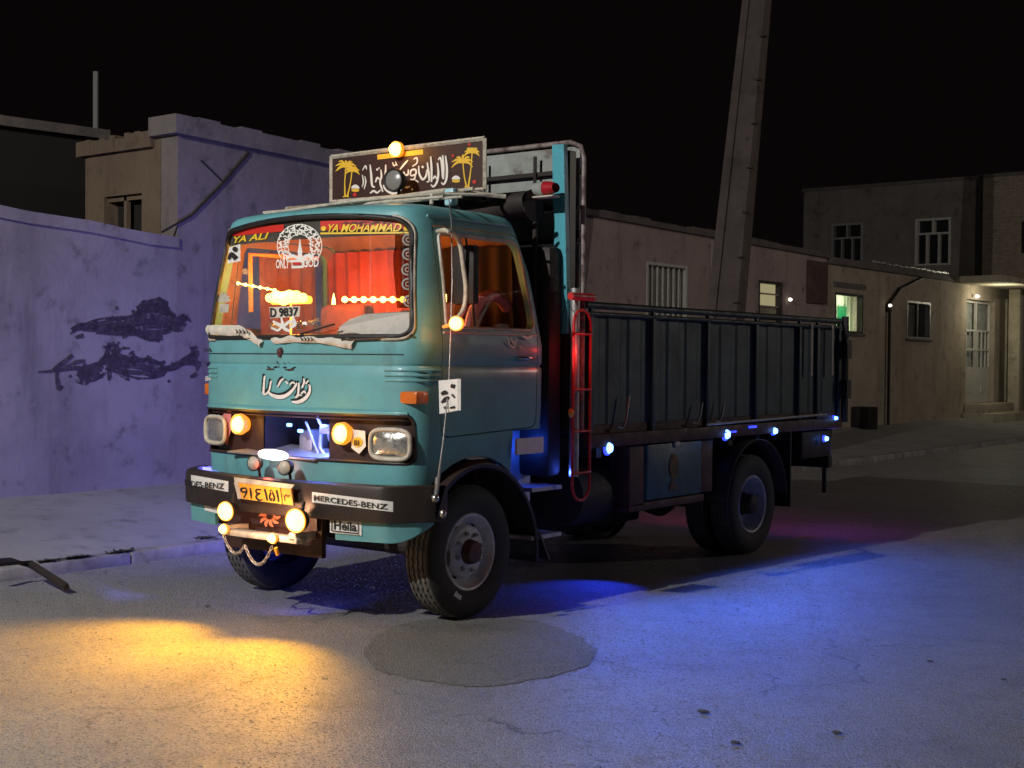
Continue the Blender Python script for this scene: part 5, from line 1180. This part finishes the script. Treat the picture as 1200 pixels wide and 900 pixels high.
mb = MB(); mb.box(p+Vector((-.045, .0, -.2)), p+Vector((.05, .06, -.075)), .01); mb.build('bracket', M['chassis'], ho)
# rolled tarpaulin on the roof behind the sign
tb = MB(); 
def tarp(a, b):
    t = 2*math.pi*b; x = -.85+a*1.85; k = 1+.10*math.sin(a*9+2*t)+.06*math.sin(a*23); return (x, .80+.15*k*math.cos(t), 3.02+.10*k*math.sin(t)+.02*math.sin(a*7))
tb.grid(tarp, 40, 18); tb.tube([(-.85, .8, 3.02), (-.84, .8, 3.02)], .13); tb.tube([(1.0, .8, 3.02), (.99, .8, 3.02)], .13)
tag(tb.build('tarpaulin_roll', M['tarp'], None, 60, (0, .8, 2.95)), 'dark rolled tarpaulin lying on the cab roof behind the painted sign', 'tarpaulin')

# ---------- mirror, its lamp and the whip rod
MX = 1.32
mp = lambda px, py: on(0, MX, px, py)
mb = MB(); mb.tube([tuple(p) for p in catmull([(1.07, on(0, 1.07, 513, 271).y, on(0, 1.07, 513, 271).z), tuple(mp(522, 270)), tuple(mp(534, 276)), tuple(mp(540, 290)), tuple(mp(543, 312)), tuple(mp(546, 335)), tuple(mp(545, 356)), tuple(mp(540, 368)), tuple(mp(532, 376))], 4)], .017, 8); ma = mb.build('mirror_arm', M['trim'], T, 60)
a = mp(547, 287); b = mp(568, 358)
mb = MB(); mb.box((MX-.13, a.y+.0, b.z), (MX+.06, a.y+.07, a.z), .02); mb.build('mirror', M['chassis'], ma)
p = mp(534, 379); mb = MB(); mb.lathe([(0, .04), (.03, .035), (.042, .01), (.042, -.02), (0, -.03)], p, (.3, -1, 0), 20); ml = mb.build('mirror_lamp', M['amber_hot'], T, 60)
mb = MB(); mb.lathe([(.045, 0), (.052, .0), (.05, -.03), (0, -.045)], p, (.3, -1, 0), 20); mb.tube([p, p+Vector((-.15, .05, -.02))], .012); mb.build('housing', M['amber_halo'], ml, 60)  # mirror lamp's halo given by an emitting housing
lamp('mirror_light', 'POINT', p+Vector((.02, -.08, 0)), (1, .38, .03), 1.6, T, .05); lamp('mirror_light', 'POINT', p+Vector((.03, .10, -.02)), (1, .05, .02), .8, T, .04)
yb = -.62
pts = [on(1, yb, 510, 584), on(1, yb, 513, 570), on(0, 1.30, 519, 520), on(0, 1.25, 526, 450), on(0, 1.2, 530, 330), on(0, 1.1, 529, 262), on(0, .8, 526, 232)]
mb = MB(); mb.tube(pts, [.012, .012, .005, .004, .004, .004, .003], 6); wr_ = mb.build('guide_rod', M['galv'], T, 60)
mb = MB(); mb.lathe([(0, .03), (.022, .022), (.03, 0), (.022, -.022), (0, -.03)], pts[0], (0, 0, 1), 14); mb.lathe([(0, .03), (.02, .02), (.026, 0), (.02, -.02), (0, -.03)], on(1, yb, 519, 602), (0, 0, 1), 14); mb.tube([pts[0]+Vector((0, 0, 0)), pts[0]+Vector((.0, .02, .14))], .014); mb.build('ball_end', M['chrome'], wr_, 60)

# ---------- headboard behind the cab
HY = 1.10
mb = MB(); mb.prism([(1.02, HY-.1, 3.50), (1.13, HY-.1, 3.50), (1.14, HY-.04, 2.05), (1.03, HY-.04, 2.05)], (0, .05, 0)); hb = mb.build('headboard_post', M['teal_bright'], T, None)
mb = MB(); mb.prism([(-1.13, HY-.1, 3.50), (-1.02, HY-.1, 3.50), (-1.04, HY+.02, 1.25), (-1.15, HY+.02, 1.25)], (0, .05, 0)); mb.build('headboard_post', M['teal_bright'], T, None)
mb = MB()
for z0, z1 in ((1.3, 1.85), (1.9, 2.35), (2.4, 2.76), (2.80, 3.02), (3.06, 3.30), (3.34, 3.52)): mb.box((-1.05, HY+.16, z0), (1.10, HY+.19, z1))
mb.build('headboard_panel', M['greyboard'], T, None)
mb = MB()
for z in (3.04, 3.32, 2.78, 2.37): mb.box((-1.06, HY+.10, z-.016), (1.12, HY+.155, z+.016))
for x in (-.5, .2, .72): mb.tube([(x, HY+.085, 1.3), (x, HY+.085, 3.46)], .014, 6)
mb.build('headboard_bar', M['chassis'], T, None)
mb = MB(); mb.tube([(1.16, HY+.13, 1.3), (1.16, HY+.13, 3.42), (1.13, HY+.13, 3.51), (1.03, HY+.13, 3.55), (-1.03, HY+.13, 3.55), (-1.16, HY+.13, 3.46), (-1.16, HY+.13, 1.3)], .020, 8); mb.build('headboard_tube', mat('worn_grey_tube', (.24, .2, .19), .5, 0, (.09, .05, .05), 9, 6, (.45, .6)), T, 50)
mb = MB(); mb.box((1.03, HY-.02, 1.3), (1.135, HY+.06, 3.46)); mb.build('headboard_post_side', M['black'], T, None)
mb = MB(); mb.tube([(.97, .86, 1.6), (.97, .86, 3.06)], .022, 8); mb.tube([(.6, .80, 2.92), (.85, .85, 2.93), (.96, .86, 2.98)], .018, 8); lp = mb.build('lamp_post', M['chassis'], T, 60)
p = on(1, .82, 637, 221); mb = MB()
for (x0, x1, nm, m) in ((-.085, .01, 'smoke', M['greyboard']), (.012, .115, 'red', M['redlens'])):
    mb2 = MB(); mb2.grid(lambda a, b: (p.x+(x0+(x1-x0)*a), p.y+.05*math.cos(2*math.pi*b), p.z+(.055 if True else 0)*math.sin(2*math.pi*b)*(1-.35*((x0+(x1-x0)*a)/.115)**2)), 6, 16); mb2.build('marker_lens', m, lp, 60)
mb = MB(); mb.box(p+Vector((-.1, -.05, -.072)), p+Vector((.12, .05, -.058)), .005); mb.build('lamp_base', M['trim'], lp)
# intake stack behind the cab with its red guard
mb = MB(); mb.box((.62, .88, .95), (1.10, 1.06, 2.72), .05); mb.build('air_box', M['chassis'], T)
ex = 1.20; ey = 1.10
mb = MB(); mb.tube([(ex-.02, ey, .95), (ex-.02, ey, 2.40)], .038, 12); mb.build('exhaust_pipe', M['galv'], T, 60)
mb = MB(); loop = [(0, .14), (0, 1.95)]
lp_ = []
hwid = .115
for t in np.linspace(math.pi, 2*math.pi, 11): lp_.append((ex+.02, ey+.04+hwid*math.cos(t), .88+hwid*1.0*math.sin(t)))
for t in np.linspace(0, math.pi, 11): lp_.append((ex+.02, ey+.04+hwid*math.cos(t), 2.12+hwid*1.0*math.sin(t)))
mb.tube(lp_+[lp_[0]], .012, 8, False)
for z in (.98, 1.30, 1.62, 2.05): mb.tube([(ex+.03, ey+.04-hwid, z), (ex+.03, ey+.04+hwid, z)], .010, 8)
mb.tube([(ex+.02, ey-.12, 2.335), (ex+.02, ey+.18, 2.335)], .03, 10); mb.build('red_guard', M['redpaint'], T, 60)
p = on(0, ex+.03, 669, 484); mb = MB(); mb.lathe([(0, .02), (.025, .015), (.035, 0)], p, (1, 0, 0), 14); mb.build('side_reflector', M['plate'], T, 60)
lamp('guard_light', 'POINT', (1.36, 1.0, 1.9), (1, .04, .03), 1.6, T, .03); lamp('guard_light', 'POINT', (1.16, 1.05, .98), (.05, .12, 1), 1.3, T, .02)

# ---------- cargo bed
Y0, Y1, ZB, ZT = 1.38, 6.12, 1.26, 2.235; HWB = 1.10
cb = MB(); cb.box((-HWB, Y0, ZB), (HWB, Y1, ZB+.07)); cb.build('bed_floor', M['redbrown'], T, None)
for sx in (1, -1):
    mb = MB(); nP = 20
    # corrugated pressed side panel
    prof = []
    y = Y0
    while y < Y1-.01:
        prof += [(0, y), (0, min(y+.17, Y1)), (-.011, min(y+.20, Y1)), (-.011, min(y+.28, Y1))]; y += .31
    vs = []; 
    for d, yy in prof: vs += [(sx*(HWB+d), yy, ZB+.072), (sx*(HWB+d), yy, ZT)]
    k = len(prof); vs += [(v[0]-sx*.03, v[1], v[2]) for v in vs]
    fs = [(2*i, 2*i+2, 2*i+3, 2*i+1) for i in range(k-1)] + [(2*k+2*i, 2*k+2*i+1, 2*k+2*i+3, 2*k+2*i+2) for i in range(k-1)] + [(2*i+1, 2*i+3, 2*k+2*i+3, 2*k+2*i+1) for i in range(k-1)] + [(2*i, 2*k+2*i, 2*k+2*i+2, 2*i+2) for i in range(k-1)]
    mb.add(vs, fs); mb.build('side_panel', M['body'], T, None)
    for yy in list(np.arange(Y0+.03, Y1-.2, .93))+[5.55, Y1-.04]:
        mb = MB(); mb.box((sx*(HWB+.002), yy-.024, ZB-.05), (sx*(HWB+.034), yy+.024, ZT+.03), .008); mb.build('stake', M['body'], T)
    mb = MB(); mb.tube([(sx*(HWB+.015), Y0-.05, ZT+.048), (sx*(HWB+.015), Y1+.02, ZT+.048)], .030, 10); mb.tube([(sx*(HWB+.03), Y0-.05, ZT-.02), (sx*(HWB+.03), Y1, ZT-.02)], .018, 8); mb.build('top_rail', M['bodyrib'], T, 60)
    mb = MB(); mb.box((sx*(HWB-.02), Y0-.02, ZB-.11), (sx*(HWB+.045), Y1, ZB+.0), .01); mb.build('side_rail', M['redbrown'], T)
mb = MB(); mb.box((-HWB, Y1+.0, ZB), (HWB, Y1+.04, ZT)); mb.box((-HWB+.03, Y0-.04, ZB), (HWB-.03, Y0-.01, ZT)); mb.build('end_panel', M['body'], T, None)
mb = MB(); mb.tube([(HWB+.05, Y1+.04, ZB-.05), (HWB+.05, Y1+.04, ZT+.1)], .04, 8); mb.box((HWB+.02, Y1-.01, ZT-.35), (HWB+.1, Y1+.10, ZT-.15)); mb.box((HWB+.02, Y1-.01, ZB+.2), (HWB+.1, Y1+.10, ZB+.4)); mb.build('corner_post', M['black'], T)
# crossbearers, pale strip, side hooks
mb = MB()
for yy in np.arange(1.6, 6.1, .55): mb.box((-1.05, yy, ZB-.2), (1.05, yy+.08, ZB-.002))
mb.build('cross_member', M['chassis'], T, None)
mb = MB(); mb.tube([(HWB+.055, 3.2, ZB+.02), (HWB+.055, 5.7, ZB+.045)], .012, 6); mb.build('edge_strip', M['trim'], T)
for yy in (1.9, 3.1, 3.5):
    mb = MB(); mb.tube([(HWB+.065, yy, ZB+.30 if yy < 2.3 else ZB+.22), (HWB+.07, yy-.05, ZB+.1), (HWB+.07, yy-.1, ZB+.04), (HWB+.06, yy-.16, ZB+.05)], .009, 6); mb.build('latch', M['galv'], T, 60)
for yy in (5.32, 5.82): # reflective strips on the rear stakes
    mb = MB(); mb.box((HWB+.063, yy-.018+.0, ZB+.45), (HWB+.066, yy+.018, ZT)); mb.build('reflective_strip', M['trim'], T, None)
# tool box, tank, skirts
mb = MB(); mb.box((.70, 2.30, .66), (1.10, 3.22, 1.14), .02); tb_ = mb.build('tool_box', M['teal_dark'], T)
mb = MB(); p = Vector((1.103, 2.70, .93)); disc(mb, 2.72, .93, .11, lambda u, v, e: Vector((1.101+e, u, v)), 16, .075); ribbon(mb, [(2.66, .72, .01), (2.70, .78, .03), (2.76, .73, .01)], lambda u, v, e: Vector((1.101+e, u, v))); mb.build('emblem', mat('faded_ochre_paint', (.22, .11, .02), .7, col2=(.06, .05, .04), scale=14), tb_, None)
mb = MB(); mb.box((1.10, 2.72, 1.10), (1.12, 2.80, 1.16), .005); mb.build('clasp', M['galv'], tb_)
mb = MB(); mb.box((.9, 2.05, .62), (1.08, 2.28, 1.14), .01); mb.box((.9, 3.24, .66), (1.08, 3.45, 1.14), .01); mb.box((.9, 2.05, .58), (1.08, 3.3, .65), .01); mb.build('side_skirt', M['redbrown'], T)
mb = MB(); mb.lathe([(0, 0), (.19, .01), (.25, .03), (.25, .52), (.23, .54), (0, .55)], (.74, 1.48, .74), (0, 1, 0), 24); mb.build('fuel_tank', M['chassis'], T)
mb = MB(); mb.box((.70, 4.95, .45), (1.09, 4.97, 1.2)); mb.box((.95, 5.3, .85), (1.08, 6.0, 1.14), .02); mb.build('rear_locker', M['chassis'], T)
mb = MB(); mb.box((-1.05, 6.0, .72), (1.05, 6.1, .86), .015); mb.box((-.8, 5.98, .85), (-.74, 6.08, 1.2)); mb.box((.74, 5.98, .85), (.8, 6.08, 1.2)); mb.tube([(.98, 6.05, .72), (.98, 6.05, .45)], .025); mb.build('rear_bumper', M['chassis'], T)
# blue side lamps
def sidelamp(px, py, r_, x, W):
    p = on(0, x, px, py); out = []
    for sx in (1, -1):
        mb = MB(); mb.lathe([(0, .03), (r_*.7, .025), (r_, 0), (r_, -.03), (0, -.03)], Vector((sx*p.x, p.y, p.z)), (sx, 0, 0), 14)
        for v in mb.v: v.z = p.z+(v.z-p.z)*1.45
        b_ = mb.build('blue_side_lamp', M['blue_led'], T, 60)
        mb = MB(); mb.lathe([(r_*1.02, -.005), (r_*1.5, -.01), (r_*1.5, -.03)], Vector((sx*p.x, p.y, p.z)), (sx, 0, 0), 14)
        for v in mb.v: v.z = p.z+(v.z-p.z)*1.35
        mb.build('halo_ring', M['blue_glow'], b_, 60)  # ring emits dim blue, standing in for the halo round the lamp
        if W: lamp('blue_side_light', 'SPOT', (sx*(p.x+.07), p.y, p.z), (.045, .15, 1) if sx > 0 else (.20, .19, 1), W*((6.6 if py > 520 else 3.6) if sx > 0 else 5.5), b_, .03, (sx*(p.x+(4.2 if sx > 0 else 3.4)), p.y-1.2, 0 if sx > 0 else .9), 135 if sx > 0 else 130, 1)
sidelamp(714, 525, .030, 1.15, 46); sidelamp(852, 509, .030, 1.15, 46); sidelamp(908, 505, .022, 1.15, 34); sidelamp(968, 514, .018, 1.15, 14); sidelamp(979, 490, .014, 1.15, 0)
mb = MB(); mb.box((HWB+.05, 3.55, ZB-.07), (HWB+.06, 3.75, ZB-.055)); mb.box((HWB+.05, 4.0, ZB-.04), (HWB+.06, 4.15, ZB-.02)); mb.build('blue_strip', M['blue_glow'], T, None)
lamp('under_light', 'SPOT', (.95, 2.0, .55), (.02, .05, 1), 34, T, .03, tuple(on(2, 0, 690, 690)), 88, .7)
lamp('under_light', 'SPOT', (.25, -.80, .42), (.03, .07, 1), 17, T, .02, tuple(on(2, 0, 340, 700)), 92, .6)
lamp('rear_blue_light', 'POINT', (1.0, 6.3, .9), (.10, .06, 1), 7, T, .03)
lamp('under_light', 'SPOT', (-.9, -.5, .9), (.16, .18, 1), 190, T, .03, (-3.4, -.9, .1), 110, 1)
# red tail lamps
for sx in (1, -1):
    p = Vector((sx*.85, 6.12, .95)); mb = MB(); mb.box(p+Vector((-.1, -.02, -.05)), p+Vector((.1, .03, .05)), .012); tl_ = mb.build('tail_lamp', emit('tail_lamp_red', (1, .03, .02), 5), T)
    lamp('tail_light', 'POINT', p+Vector((0, .1, -.02)), (1, .06, .28), 4.5, tl_, .05)
